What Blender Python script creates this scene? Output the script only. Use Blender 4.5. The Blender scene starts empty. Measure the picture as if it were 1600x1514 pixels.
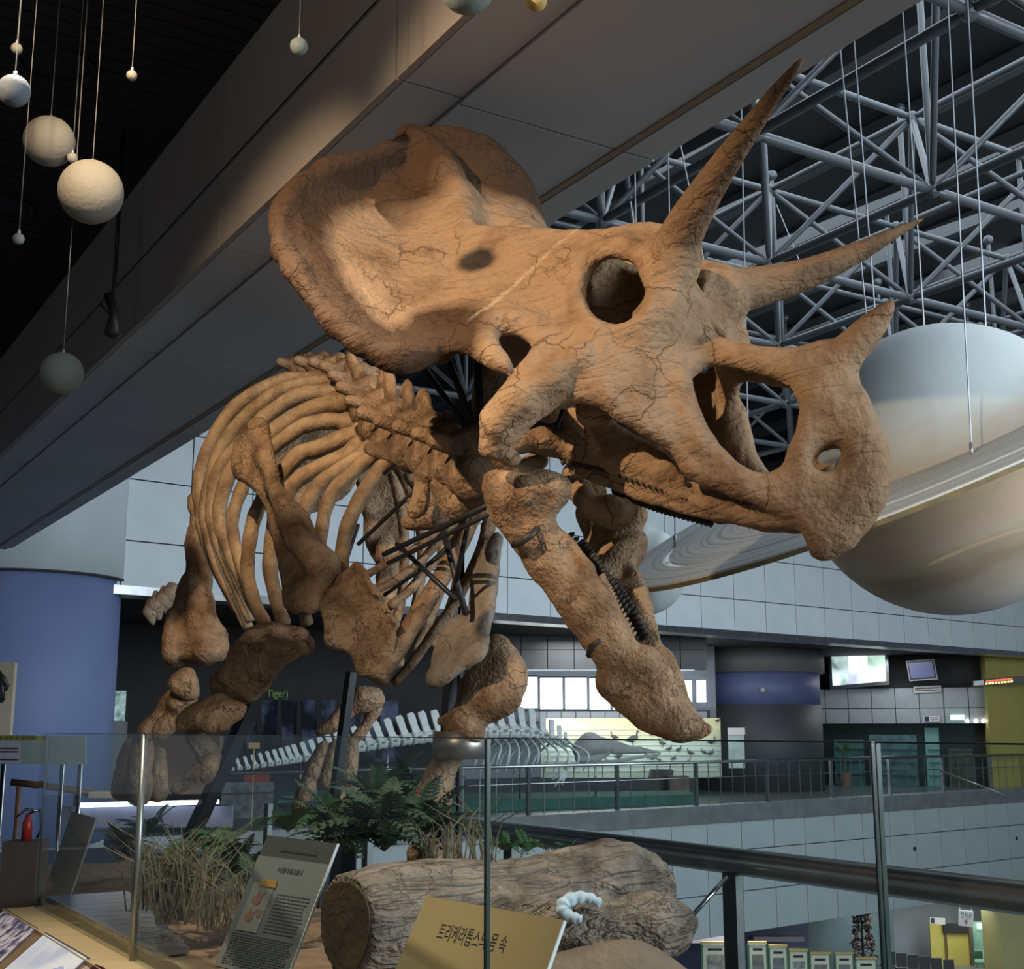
import bpy, bmesh, math, random
import numpy as np
from mathutils import Vector, Matrix
R = random.Random(7)
rng = np.random.default_rng(5)
sc = bpy.context.scene
col = sc.collection
# ------------------------------------------------------------------ camera
E = 1.65                     # eye height above the floor of the upper storey
F = 2000.0                   # focal length in pixels of the 1600 x 1514 frame
TH = math.atan(383.0 / F)    # the camera looks up a little
cam_d = bpy.data.cameras.new('camera'); cam = bpy.data.objects.new('camera', cam_d); col.objects.link(cam)
cam_d.sensor_fit = 'HORIZONTAL'; cam_d.sensor_width = 36.0; cam_d.lens = 36.0 * F / 1600.0
cam_d.clip_start = 0.05; cam_d.clip_end = 300
cam.location = (0, 0, E); cam.rotation_euler = (math.pi / 2 + TH, 0, 0)
sc.camera = cam
# ------------------------------------------------------------------ world, lamps, exposure
sc.view_settings.view_transform = 'Standard'; sc.view_settings.look = 'None'
sc.view_settings.gamma = 1.0; sc.view_settings.use_curve_mapping = False
sc.view_settings.exposure = 0.0
w = bpy.data.worlds.new('world'); sc.world = w; w.use_nodes = True
w.node_tree.nodes['Background'].inputs[0].default_value = (0.42, 0.52, 0.66, 1)
w.node_tree.nodes['Background'].inputs[1].default_value = 0.20
def lamp(name, kind, loc, target, energy, color, size=1.0, size_y=None, angle=60, blend=0.4):
    l = bpy.data.lights.new(name, kind); l.energy = energy; l.color = color
    if kind == 'AREA':
        l.shape = 'RECTANGLE' if size_y else 'SQUARE'; l.size = size
        if size_y: l.size_y = size_y
    else:
        l.shadow_soft_size = size
    if kind == 'SPOT':
        l.spot_size = math.radians(angle); l.spot_blend = blend
    o = bpy.data.objects.new(name, l); col.objects.link(o); o.location = loc
    o.rotation_euler = (Vector(target) - Vector(loc)).to_track_quat('-Z', 'Y').to_euler()
    return o
# daylight through the tall glass side of the hall, right of and behind the viewer
lamp('daylight_window', 'AREA', (19, -4, E + 4.2), (3, 26, E + 3.2), 5800, (0.78, 0.90, 1.0), 18, 9)
lamp('roof_fill', 'AREA', (9, 17, E + 8.3), (9, 17.5, 0), 1400, (0.75, 0.88, 1.0), 14, 14)  # added area fill hung under the closed roof deck
# warm ceiling spot over the visitor, aimed at the skull and the ribs
lamp('spot_lamp', 'SPOT', (-2.3, 0.9, E + 2.6), (-0.12, 3.9, E + 1.52), 900, (1.0, 0.745, 0.49), 0.025, None, 38, 0.9)
lamp('rib_lamp', 'SPOT', (-1.25, 2.3, E + 2.95), (-1.2, 5.8, E + 1.55), 560, (1.0, 0.74, 0.48), 0.04, None, 36, 0.8)
# added warm fill without a fitting, brightens the fascia
lamp('fascia_fill', 'POINT', (-1.7, 2.2, E + 2.7), (0, 3, 0), 26, (1.0, 0.82, 0.64), 0.12)
# whiter ceiling spot over the desk and the front of the plinth
lamp('desk_lamp', 'SPOT', (-1.15, 3.0, E + 2.95), (-1.05, 3.45, E - .7), 520, (1.0, 0.88, 0.70), 0.08, None, 64, 0.7)
sc.cycles.use_denoising = True
sc.cycles.max_bounces = 4; sc.cycles.diffuse_bounces = 2; sc.cycles.glossy_bounces = 2; sc.cycles.transmission_bounces = 2; sc.cycles.transparent_max_bounces = 12
sc.cycles.use_adaptive_sampling = True; sc.cycles.adaptive_threshold = 0.05
sc.cycles.sample_clamp_indirect = 4.0
# ------------------------------------------------------------------ geometry of the place
cT, sT = math.cos(TH), math.sin(TH)
def ray(px, py):
    x = (px - 800.0) / F; z = -(py - 757.0) / F
    return Vector((x, cT - z * sT, sT + z * cT))
def at(px, py, Y):
    d = ray(px, py); k = Y / d.y
    return Vector((d.x * k, Y, E + d.z * k))
DS = Vector((-0.524, 0.852, 0)); DN = Vector((0.852, 0.524, 0))     # along the gallery edge / across it
def ot(o, t, z): return DS * t + DN * o + Vector((0, 0, z))          # z above the eye -> world
def otz(o, t, z): v = ot(o, t, 0); v.z = E + z; return v
WD = Vector((0.7687, 0.6396, 0)); WB = Vector((-0.6396, 0.7687, 0))  # along the far wall / away behind it
P0 = Vector((219 / F * cT * 27.5, 27.5, 0))
def wl(a, dep, z):
    v = P0 + WD * a + WB * dep; return Vector((v.x, v.y, z))
def wa(px, dep=0.0):                                                # distance along the far wall at an image column
    k = (px - 800.0) / F * cT
    b = P0 + WB * dep
    return (k * b.y - b.x) / (WD.x - k * WD.y)
# ------------------------------------------------------------------ materials
MATS = {}
def mat(name, c1, c2=None, scale=6.0, rough=0.6, metal=0.0, bump=0.0, bscale=40.0, emit=0.0, spec=0.5, detail=4.0, stretch=None, coord='Object', rough2=None, lo=0.35, hi=0.65):
    if name in MATS: return MATS[name]
    m = bpy.data.materials.new(name); m.use_nodes = True; nt = m.node_tree; b = nt.nodes['Principled BSDF']
    b.inputs['Roughness'].default_value = rough; b.inputs['Metallic'].default_value = metal
    b.inputs['Specular IOR Level'].default_value = spec
    b.inputs['Base Color'].default_value = (*c1, 1)
    tc = None
    def coords():
        t = nt.nodes.new('ShaderNodeTexCoord'); mp = nt.nodes.new('ShaderNodeMapping')
        nt.links.new(t.outputs[coord], mp.inputs[0])
        if stretch: mp.inputs['Scale'].default_value = stretch
        return mp.outputs[0]
    if c2 or bump: tc = coords()
    if c2:
        n = nt.nodes.new('ShaderNodeTexNoise'); n.inputs['Scale'].default_value = scale; n.inputs['Detail'].default_value = detail
        nt.links.new(tc, n.inputs['Vector'])
        r = nt.nodes.new('ShaderNodeValToRGB'); r.color_ramp.elements[0].color = (*c1, 1); r.color_ramp.elements[1].color = (*c2, 1)
        r.color_ramp.elements[0].position = lo; r.color_ramp.elements[1].position = hi
        nt.links.new(n.outputs[0], r.inputs[0]); nt.links.new(r.outputs[0], b.inputs['Base Color'])
        if emit: nt.links.new(r.outputs[0], b.inputs['Emission Color'])
    if emit:
        b.inputs['Emission Color'].default_value = (*c1, 1); b.inputs['Emission Strength'].default_value = emit
    if bump:
        n2 = nt.nodes.new('ShaderNodeTexNoise'); n2.inputs['Scale'].default_value = bscale; n2.inputs['Detail'].default_value = 5
        nt.links.new(tc, n2.inputs['Vector'])
        bp = nt.nodes.new('ShaderNodeBump'); bp.inputs['Strength'].default_value = bump; bp.inputs['Distance'].default_value = 0.01
        nt.links.new(n2.outputs[0], bp.inputs['Height']); nt.links.new(bp.outputs[0], b.inputs['Normal'])
    MATS[name] = m
    return m
def glass(name, tint, refl=0.12, density=0.9):
    """thin pane: straight-through tint plus a mirror coat that grows towards grazing angles"""
    if name in MATS: return MATS[name]
    m = bpy.data.materials.new(name); m.use_nodes = True; nt = m.node_tree; nt.nodes.clear()
    out = nt.nodes.new('ShaderNodeOutputMaterial'); tr = nt.nodes.new('ShaderNodeBsdfTransparent'); gl = nt.nodes.new('ShaderNodeBsdfGlossy')
    lw = nt.nodes.new('ShaderNodeLayerWeight'); lw.inputs[0].default_value = .5
    pw = nt.nodes.new('ShaderNodeMath'); pw.operation = 'POWER'; pw.inputs[1].default_value = 4.0; nt.links.new(lw.outputs['Facing'], pw.inputs[0])
    fr = nt.nodes.new('ShaderNodeMath'); fr.operation = 'MULTIPLY_ADD'; fr.inputs[1].default_value = .5; fr.inputs[2].default_value = refl; nt.links.new(pw.outputs[0], fr.inputs[0])
    mx = nt.nodes.new('ShaderNodeMixShader'); tr.inputs[0].default_value = (*tint, 1); gl.inputs[0].default_value = (.9, .95, .95, 1); gl.inputs[1].default_value = 0.03
    nt.links.new(fr.outputs[0], mx.inputs[0]); nt.links.new(tr.outputs[0], mx.inputs[1]); nt.links.new(gl.outputs[0], mx.inputs[2]); nt.links.new(mx.outputs[0], out.inputs[0])
    MATS[name] = m
    return m
# ------------------------------------------------------------------ mesh helpers
def tag(o, label=None, cat=None, group=None, kind=None):
    if label: o['label'] = label
    if cat: o['category'] = cat
    if group: o['group'] = group
    if kind: o['kind'] = kind
    return o
def link(name, me, material=None, parent=None):
    o = bpy.data.objects.new(name, me); col.objects.link(o)
    if material and me and not me.materials: me.materials.append(material)
    if parent: o.parent = parent
    return o
def empty(name, loc=(0, 0, 0)):
    o = bpy.data.objects.new(name, None); col.objects.link(o); o.location = loc; o.empty_display_size = .1
    return o
def put(o, parent):
    """parent keeping the world place (parents here are only moved, never turned)"""
    o.parent = parent; o.location = Vector(o.location) - Vector(parent.location)
    return o
class MB:
    def __init__(s): s.v = []; s.f = []
    def add(s, vs, fs):
        n = len(s.v); s.v += [tuple(v) for v in vs]; s.f += [tuple(i + n for i in f) for f in fs]; return s
    def box(s, c, size, ax=None):
        ax = ax or (Vector((1, 0, 0)), Vector((0, 1, 0)), Vector((0, 0, 1)))
        c = Vector(c); vs = []
        for i in (-.5, .5):
            for j in (-.5, .5):
                for k in (-.5, .5): vs.append(c + ax[0] * (i * size[0]) + ax[1] * (j * size[1]) + ax[2] * (k * size[2]))
        return s.add(vs, [(0, 1, 3, 2), (4, 6, 7, 5), (0, 4, 5, 1), (2, 3, 7, 6), (0, 2, 6, 4), (1, 5, 7, 3)])
    def prism(s, poly, vec):
        """closed prism over a 3D polygon"""
        n = len(poly); vec = Vector(vec)
        vs = [Vector(p) for p in poly] + [Vector(p) + vec for p in poly]
        fs = [tuple(range(n))[::-1], tuple(range(n, 2 * n))] + [(i, (i + 1) % n, n + (i + 1) % n, n + i) for i in range(n)]
        return s.add(vs, fs)
    def tube(s, pts, rad, seg=8, flat=1.0, axis=None, caps=True):
        pts = [Vector(p) for p in pts]; n = len(pts)
        if not hasattr(rad, '__len__'): rad = [rad] * n
        vs = []; up = Vector(axis) if axis else None
        for i, p in enumerate(pts):
            t = (pts[min(i + 1, n - 1)] - pts[max(i - 1, 0)]).normalized()
            if up is None:
                up = Vector((0, 0, 1)) if abs(t.z) < .9 else Vector((1, 0, 0))
            a = t.cross(up)
            if a.length < 1e-4: a = t.cross(Vector((.3, .8, .5)))
            a.normalize(); b = a.cross(t).normalized()
            if axis is None: up = b
            for k in range(seg):
                th = 2 * math.pi * k / seg
                vs.append(p + a * (math.cos(th) * rad[i]) + b * (math.sin(th) * rad[i] * flat))
        fs = []
        for i in range(n - 1):
            for k in range(seg):
                k2 = (k + 1) % seg; fs.append((i * seg + k, i * seg + k2, (i + 1) * seg + k2, (i + 1) * seg + k))
        if caps: fs += [tuple(range(seg))[::-1], tuple(range((n - 1) * seg, n * seg))]
        return s.add(vs, fs)
    def mesh(s, smooth=False):
        me = bpy.data.meshes.new('m'); me.from_pydata(s.v, [], s.f); me.update()
        bm = bmesh.new(); bm.from_mesh(me); bmesh.ops.recalc_face_normals(bm, faces=bm.faces); bm.to_mesh(me); bm.free()
        if smooth: me.polygons.foreach_set('use_smooth', [True] * len(me.polygons))
        return me
    def build(s, name, material, parent=None, smooth=False, local=False):
        """local: move the object's origin to the middle of its vertices"""
        if local or parent is not None:
            c = Vector((0, 0, 0)) if not local else sum((Vector(v) for v in s.v), Vector()) / len(s.v)
            s.v = [tuple(Vector(v) - c) for v in s.v]
            o = link(name, s.mesh(smooth), material); o.location = c
            if parent is not None: put(o, parent)
            return o
        return link(name, s.mesh(smooth), material)
def cr(pts, n=6):
    """Catmull-Rom through rows of numbers"""
    P = np.array([list(p) for p in pts], float); P = np.vstack([2 * P[0] - P[1], P, 2 * P[-1] - P[-2]]); out = []
    for i in range(1, len(P) - 2):
        for k in range(n):
            t = k / n
            out.append(.5 * ((2 * P[i]) + (P[i + 1] - P[i - 1]) * t + (2 * P[i - 1] - 5 * P[i] + 4 * P[i + 1] - P[i + 2]) * t * t + (3 * P[i] - P[i - 1] - 3 * P[i + 1] + P[i + 2]) * t ** 3))
    out.append(P[-2]); return np.array(out)
def struct(o): o['kind'] = 'structure'; return o
Z3 = Vector((0, 0, 1))
def copy_of(o, loc, parent=None, rot=None):
    c = o.copy(); col.objects.link(c); c.location = loc
    if rot is not None: c.rotation_euler = rot
    if parent is not None: c.parent = parent; c.location = Vector(loc) - Vector(parent.location)
    return c
# ================================================================== THE HALL
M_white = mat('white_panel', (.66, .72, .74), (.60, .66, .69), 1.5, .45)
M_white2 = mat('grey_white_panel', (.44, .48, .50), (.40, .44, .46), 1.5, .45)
M_dark = mat('charcoal_wall', (.022, .021, .022), (.03, .028, .028), 2, .8)
M_grey = mat('grey_tile', (.16, .16, .16), (.13, .13, .13), 2, .6)
M_lgrey = mat('light_grey_tile', (.34, .36, .37), (.29, .31, .32), 2, .5)
M_steel = mat('brushed_steel', (.55, .57, .58), (.42, .44, .45), 8, .28, 1.0)
M_gap = mat('joint_black', (.03, .035, .04), None, rough=.8)
M_soff = mat('beam_panel', (.55, .55, .555), (.50, .50, .505), .7, .5)
M_ceil = mat('black_slat', (.018, .017, .017), (.028, .026, .025), 3, .75)
M_blue = mat('blue_paint', (.20, .26, .47), (.18, .235, .43), .8, .6)
M_yell = mat('yellow_paint', (.42, .36, .10), (.36, .31, .09), .8, .6)
M_floor = mat('floor_stone', (.12, .115, .11), (.09, .088, .085), 3, .35)
M_cable = mat('steel_wire', (.6, .64, .68), None, rough=.35, metal=.6)
# floors
fl = MB(); fl.prism([otz(-9, -4, -1.65 - .4), otz(5.15, -4, -2.05), otz(5.15, 19.2, -2.05), otz(-9, 19.2, -2.05)], (0, 0, .4))
struct(fl.build('floor', M_floor))
fl = MB(); fl.prism([wl(-32, 0, -.25), wl(44, 0, -.25), wl(44, 16, -.25), wl(-32, 16, -.25)], (0, 0, .25))
struct(fl.build('floor_far_gallery', mat('gallery_floor', (.10, .12, .12), (.08, .10, .10), 2, .3)))
fl = MB(); fl.prism([(-12, 5, -5.2), (75, 5, -5.2), (75, 75, -5.2), (-12, 75, -5.2)], (0, 0, .3))
struct(fl.build('floor_lower_storey', mat('lower_floor', (.16, .17, .165), (.13, .14, .135), 1.5, .3)))
# edge of the near gallery over the void
ed = MB(); ed.box(otz(5.1, 7.5, -2.0), (.14, 24, .9), (DN, DS, Z3)); struct(ed.build('trim_1', M_white2))
# far wall: panel cladding of the upper gallery front and of the lower one
def panel_wall(name, rows, a0, a1, wdt, backing, m):
    z0, z1 = rows[0], rows[-1]
    bk = MB(); bk.prism([wl(a0, .02, z0), wl(a1, .02, z0), wl(a1, .45, z0), wl(a0, .45, z0)], (0, 0, z1 - z0))
    root = struct(bk.build(name, backing))
    for r in range(len(rows) - 1):
        h = rows[r + 1] - rows[r]
        pm = MB(); pm.box((0, 0, 0), (wdt - .022, .03, h - .022), (WD, WB, Z3)); me = pm.mesh(); me.materials.append(m)
        for k in range(int((a1 - a0) / wdt)):
            o = link('panel', me, None, root); o.location = wl(a0 + (k + .5) * wdt, 0, (rows[r] + rows[r + 1]) / 2)
    return root
A0 = wa(60)
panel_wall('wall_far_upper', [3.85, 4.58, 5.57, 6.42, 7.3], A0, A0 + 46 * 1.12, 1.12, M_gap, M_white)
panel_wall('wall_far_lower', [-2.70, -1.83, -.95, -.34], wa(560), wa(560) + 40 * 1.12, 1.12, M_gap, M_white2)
kb = MB(); kb.prism([wl(-20, -.06, -.34), wl(42, -.06, -.34), wl(42, .4, -.34), wl(-20, .4, -.34)], (0, 0, .37))
struct(kb.build('trim_2', mat('kerb_steel', (.36, .37, .38), (.27, .28, .29), 3, .4, .55)))
kb = MB(); kb.prism([wl(-21, -.10, 3.72), wl(40, -.10, 3.72), wl(40, .5, 3.72), wl(-21, .5, 3.72)], (0, 0, .14))
struct(kb.build('trim_3', M_steel))
# slab over the far gallery, its ceiling
sl = MB(); sl.prism([wl(-32, .4, 3.86), wl(44, .4, 3.86), wl(44, 18, 3.86), wl(-32, 18, 3.86)], (0, 0, .3))
struct(sl.build('ceiling_far_gallery', M_dark))
sl = MB(); sl.prism([wl(-32, .4, -2.7), wl(44, .4, -2.7), wl(44, 22, -2.7), wl(-32, 22, -2.7)], (0, 0, .3))
struct(sl.build('ceiling_lower_storey', M_grey))
# beam that runs over the skeleton
H = 2.4
bm_ = MB(); bm_.prism([otz(1.98, -3, H + .02), otz(3.2, -3, H + .02), otz(3.2, 18.4, H + .02), otz(1.98, 18.4, H + .02)], (0, 0, 1.4))
beam = struct(bm_.build('ceiling_beam', M_gap))
tj = [-1.0 + 2.0 * k for k in range(10)]
def strip(o0, o1, zz, m, off):
    pm = MB(); pm.box((0, 0, 0), (o1 - o0 - .006, 1.988, .03), (DN, DS, Z3)); me = pm.mesh(); me.materials.append(m)
    for t in tj:
        o = link('soffit_panel', me, None, beam); o.location = otz((o0 + o1) / 2, t + off, zz)
strip(1.98, 2.235, H + .012, M_soff, 0.0)
strip(2.235, 2.985, H, M_soff, 0.03)
strip(3.03, 3.2, H, M_soff, 0.03)
tr = MB(); tr.box(otz(3.0, 7.7, H + .005), (.035, 21.4, .05), (DN, DS, Z3)); tr.build('light_slot', mat('slot_trim', (.30, .20, .12), None, rough=.5), beam)
pm = MB(); pm.box((0, 0, 0), (.03, 1.99, .985), (DN, DS, Z3)); me = pm.mesh(); me.materials.append(mat('fascia_panel', (.40, .345, .30), (.37, .32, .28), .8, .5))
for t in tj:
    o = link('fascia_panel', me, None, beam); o.location = otz(1.965, t, H + .49)
ln = MB(); ln.box(otz(1.945, 7.7, H + .40), (.012, 21.4, .012), (DN, DS, Z3)); ln.build('fascia_trim', M_steel, beam)
# black slatted ceiling left of the beam
cl = MB(); cl.prism([otz(-7, -1, H + 1.03), otz(1.95, -1, H + 1.03), otz(1.95, 19, H + 1.03), otz(-7, 19, H + 1.03)], (0, 0, .2))
ceil = struct(cl.build('ceiling', M_gap))
pm = MB(); pm.box((0, 0, 0), (8.9, .105, .03), (DN, DS, Z3)); me = pm.mesh(); me.materials.append(M_ceil)
for k in range(130):
    o = link('slat', me, None, ceil); o.location = otz(-2.5, 2.4 + k * .125, H + .985)
def ring_mesh(r0, r1, h, seg=28):
    vs, fs = [], []
    for r, z in ((r0, 0), (r1, 0), (r1, h), (r0, h)):
        for k in range(seg): a = 2 * math.pi * k / seg; vs.append((r * math.cos(a), r * math.sin(a), z))
    for q in range(4):
        for k in range(seg):
            k2 = (k + 1) % seg; q2 = (q + 1) % 4; fs.append((q * seg + k, q * seg + k2, q2 * seg + k2, q2 * seg + k))
    return vs, fs
for i, (px, py) in enumerate(((86, 104), (3, 325))):
    d = ray(px, py); k = (H + .95) / d.z; p = Vector((d.x * k, d.y * k, E + H + .95))
    v, f = ring_mesh(.17, .20, .03); m = MB(); m.add([Vector(q) + p for q in v], f); m.box(p + Vector((0, 0, .02)), (.3, .3, .01))
    o = m.build('ceiling_speaker', mat('black_metal', (.012, .012, .012), None, rough=.5))
    tag(o, ('round black recessed ceiling speaker above the hanging planets', 'round black recessed ceiling speaker at the left picture edge')[i], 'ceiling speaker')
# big round column: blue below, white cladding above
cc = wl(wa(30, .9), .9, 0); 
def cyl(c, r, z0, z1, seg=48, capz=True):
    vs = []; fs = []
    for z in (z0, z1):
        for k in range(seg): a = 2 * math.pi * k / seg; vs.append((c.x + r * math.cos(a), c.y + r * math.sin(a), z))
    for k in range(seg): k2 = (k + 1) % seg; fs.append((k, k2, seg + k2, seg + k))
    if capz: fs += [tuple(range(seg))[::-1], tuple(range(seg, 2 * seg))]
    return vs, fs
m = MB(); m.add(*cyl(cc, 1.38, 0, 3.95)); colm = struct(m.build('column_round', M_blue, None, True))
m = MB(); m.add(*cyl(cc, 1.46, 3.95, 7.4)); m.build('cladding', M_white, colm, True)
m = MB(); m.add(*cyl(cc, 1.47, 3.93, 3.96)); m.build('edge_ring', M_gap, colm, True)
# roof deck over the truss
rf = MB(); rf.prism([(-25, -12, E + 8.6), (80, -12, E + 8.6), (80, 75, E + 8.6), (-25, 75, E + 8.6)], (0, 0, .2))
roof = struct(rf.build('ceiling_roof', mat('roof_deck', (.05, .052, .056), (.035, .037, .04), .4, .7)))
pm = MB(); pm.box((0, 0, 0), (.16, 40, .28), (DN, DS, Z3)); me = pm.mesh(); me.materials.append(mat('roof_purlin', (.12, .125, .13), None, rough=.6))
for k in range(20):
    o = link('purlin', me, None, roof); o.location = otz(2 + k * 1.9, 16, 8.4)
# ------------------------------------------------------------------ space frame under the roof
M_tube = mat('grey_tube', (.12, .13, .142), (.10, .11, .12), 2, .4, .2)
HB, HT, G = 5.6, 7.3, 2.5
truss = tag(empty('space_frame_truss', otz(8, 10, HB)), 'grey tubular space frame truss under the dark hall roof', 'truss')
tcache = {}
def inview(p, mar=60):
    v = p - Vector((0, 0, E)); y = v.y * cT + v.z * sT; z = -v.y * sT + v.z * cT
    if y < 1: return False
    px = 800 + F * v.x / y; py = 757 - F * z / y
    return -mar < px < 1600 + mar and -mar < py < 1514
mem = []
nodesB = {}
O0, T0 = 5.45, -4.0
for i in range(13):
    for j in range(17):
        o_, t_ = O0 + i * G, T0 + j * G
        b = otz(o_, t_, HB); tp = otz(o_ + G / 2, t_ + G / 2, HT)
        if i < 12: mem.append((b, otz(o_ + G, t_, HB), .052, 'chord_tube'))
        if j < 16: mem.append((b, otz(o_, t_ + G, HB), .052, 'chord_tube'))
        if i < 12 and j < 16:
            for di, dj in ((0, 0), (1, 0), (0, 1), (1, 1)):
                mem.append((otz(o_ + di * G, t_ + dj * G, HB), tp, .037, 'diagonal_tube'))
            if i < 11: mem.append((tp, otz(o_ + 1.5 * G, t_ + G / 2, HT), .044, 'chord_tube'))
            if j < 15: mem.append((tp, otz(o_ + G / 2, t_ + 1.5 * G, HT), .044, 'chord_tube'))
            mem.append((b, otz(o_, t_, HT + 1.0), .036, 'hanger_tube'))
def in_hall(p):          # this side of the far wall
    return (p - P0).dot(WB) < -.3
vis = []
for a, b, r, nm in mem:
    if not (in_hall(a) and in_hall(b)): continue
    q = [a.lerp(b, k) for k in (0, .25, .5, .75, 1)]
    if any(inview(x) for x in q): vis.append((((a + b) / 2).length, a, b, r, nm))
    elif any(inview(x, 900) for x in q): vis.append((500 + ((a + b) / 2).length, a, b, r, nm))
vis.sort(key=lambda q: q[0])
tmesh = {}
for q, (dist, a, b, r, nm) in enumerate(vis[:290]):
    L = round((b - a).length, 2); key = (L, r)
    if key not in tmesh:
        m = MB(); m.tube([(0, 0, -L / 2), (0, 0, -L / 2 + .18), (0, 0, L / 2 - .18), (0, 0, L / 2)], [r * .55, r, r, r * .55], 10); tmesh[key] = m.mesh(True); tmesh[key].materials.append(M_tube)
    o = link(nm, tmesh[key], None, truss); o.location = (a + b) / 2 - truss.location
    o.rotation_euler = (b - a).to_track_quat('Z', 'Y').to_euler()
if len(vis) > 290:
    m = MB()
    for dist, a, b, r, nm in vis[290:]: m.tube([a, b], r, 6)
    o = m.build('far_tubes', M_tube, truss, True); o['kind'] = 'stuff'
ico = bmesh.new(); bmesh.ops.create_icosphere(ico, subdivisions=2, radius=.085); nme = bpy.data.meshes.new('node'); ico.to_mesh(nme); ico.free(); nme.materials.append(M_tube)
seen = set(); cnt = 0
for dist, a, b, r, nm in vis:
    for p in (a, b):
        kx = (round(p.x, 1), round(p.y, 1), round(p.z, 1))
        if kx in seen or p.y > 26 or not inview(p, 300): continue
        seen.add(kx); o = link('node', nme, None, truss); o.location = p - truss.location
# ================================================================== implicit-surface toolkit for the bones
class Vol:
    """signed distance samples on a grid; shapes are blended in and the zero surface is meshed"""
    def __init__(s, lo, hi, h):
        s.lo = np.array(lo, float); s.h = h; s.n = np.ceil((np.array(hi, float) - s.lo) / h).astype(int) + 1
        s.d = np.full(s.n, .2, np.float32)
    def _win(s, lo, hi):
        a = np.maximum(np.floor((np.array(lo) - s.lo) / s.h).astype(int), 0); b = np.minimum(np.ceil((np.array(hi) - s.lo) / s.h).astype(int) + 1, s.n)
        if np.any(b <= a): return None
        g = np.meshgrid(*[s.lo[k] + np.arange(a[k], b[k]) * s.h for k in range(3)], indexing='ij', sparse=True)
        return tuple(slice(a[k], b[k]) for k in range(3)), g
    def _blend(s, sl, d, k, sub=False):
        cur = s.d[sl]
        if sub:
            d = -d
            if k > 0:
                h = np.clip(.5 + .5 * (d - cur) / k, 0, 1); s.d[sl] = cur * (1 - h) + d * h + k * h * (1 - h)
            else: s.d[sl] = np.maximum(cur, d)
        elif k > 0:
            h = np.clip(.5 + .5 * (cur - d) / k, 0, 1); s.d[sl] = cur * (1 - h) + d * h - k * h * (1 - h)
        else: s.d[sl] = np.minimum(cur, d)
    def cone(s, a, b, ra, rb, k=.03, flat=None, sub=False):
        """tapered capsule; flat = (axis, factor) thins it along one axis"""
        a = np.array(a, float); b = np.array(b, float); m = max(ra, rb) + k + 3 * s.h
        w = s._win(np.minimum(a, b) - m, np.maximum(a, b) + m)
        if w is None: return
        sl, g = w; ab = b - a; L2 = max(ab @ ab, 1e-9)
        P = [g[i] - a[i] for i in range(3)]
        t = np.clip((P[0] * ab[0] + P[1] * ab[1] + P[2] * ab[2]) / L2, 0, 1)
        D = [P[i] - t * ab[i] for i in range(3)]
        d2 = D[0] ** 2 + D[1] ** 2 + D[2] ** 2
        if flat:
            ax = np.array(flat[0], float); ax = ax / np.linalg.norm(ax); u = D[0] * ax[0] + D[1] * ax[1] + D[2] * ax[2]
            d2 = d2 + u * u * (1 / flat[1] ** 2 - 1)
        d = np.sqrt(d2) - (ra + (rb - ra) * t)
        if flat: d = d * .7
        s._blend(sl, d, k, sub)
    def chain(s, pts, rad, k=.03, flat=None, sub=False):
        for i in range(len(pts) - 1): s.cone(pts[i], pts[i + 1], rad[i], rad[i + 1], k, flat, sub)
    def stamp(s, P, r, k=.02):
        """sheet of bone: spheres along a dense point set, blended in as one body"""
        P = np.asarray(P, float); r = np.broadcast_to(np.asarray(r, float), (len(P),))
        tmp = np.full(s.n, .2, np.float32); m = int(np.ceil((r.max() + k + s.h) / s.h)) + 1
        off = np.arange(-m, m + 1); I = np.round((P - s.lo) / s.h).astype(int)
        for q in range(len(P)):
            a = np.maximum(I[q] - m, 0); b = np.minimum(I[q] + m + 1, s.n)
            if np.any(b <= a): continue
            x = (s.lo[0] + np.arange(a[0], b[0]) * s.h - P[q, 0]) ** 2; y = (s.lo[1] + np.arange(a[1], b[1]) * s.h - P[q, 1]) ** 2; z = (s.lo[2] + np.arange(a[2], b[2]) * s.h - P[q, 2]) ** 2
            d = np.sqrt(x[:, None, None] + y[None, :, None] + z[None, None, :]) - r[q]
            v = tmp[a[0]:b[0], a[1]:b[1], a[2]:b[2]]; np.minimum(v, d, out=v)
        s._blend((slice(None),) * 3, tmp, k)
    def smooth(s, n=1):
        for _ in range(n):
            for ax in range(3):
                d = s.d; s.d = (np.roll(d, 1, ax) + 2 * d + np.roll(d, -1, ax)) / 4
    def noise(s, amp, freq, seed=0):
        r_ = np.random.default_rng(seed); g = np.meshgrid(*[s.lo[k] + np.arange(s.n[k]) * s.h for k in range(3)], indexing='ij', sparse=True)
        acc = np.zeros(s.n, np.float32)
        for f_, a_ in ((1, 1), (2.1, .55), (4.3, .3)):
            for _ in range(4):
                v = r_.normal(size=3); v *= freq * f_ / np.linalg.norm(v) * r_.uniform(.7, 1.3); v2 = r_.normal(size=3); v2 *= freq * f_ / np.linalg.norm(v2)
                acc += a_ * np.sin(v[0] * g[0] + v[1] * g[1] + v[2] * g[2] + r_.uniform(0, 6) + 1.3 * np.sin(v2[0] * g[0] + v2[1] * g[1] + v2[2] * g[2]))
        s.d += acc * amp / 3
    def mesh(s):
        """surface nets"""
        D = s.d.copy()
        for ax in range(3):
            sl = [slice(None)] * 3
            for e in (0, -1): sl[ax] = e; D[tuple(sl)] = np.maximum(D[tuple(sl)], .05)
        S = D < 0; n = np.array(D.shape) - 1
        c = np.zeros(n, np.int8)
        for i in (0, 1):
            for j in (0, 1):
                for k in (0, 1): c += S[i:i + n[0], j:j + n[1], k:k + n[2]]
        act = (c > 0) & (c < 8); idx = np.full(n, -1, np.int64); I = np.argwhere(act); idx[act] = np.arange(len(I))
        acc = np.zeros((len(I), 3)); cnt = np.zeros(len(I))
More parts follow.
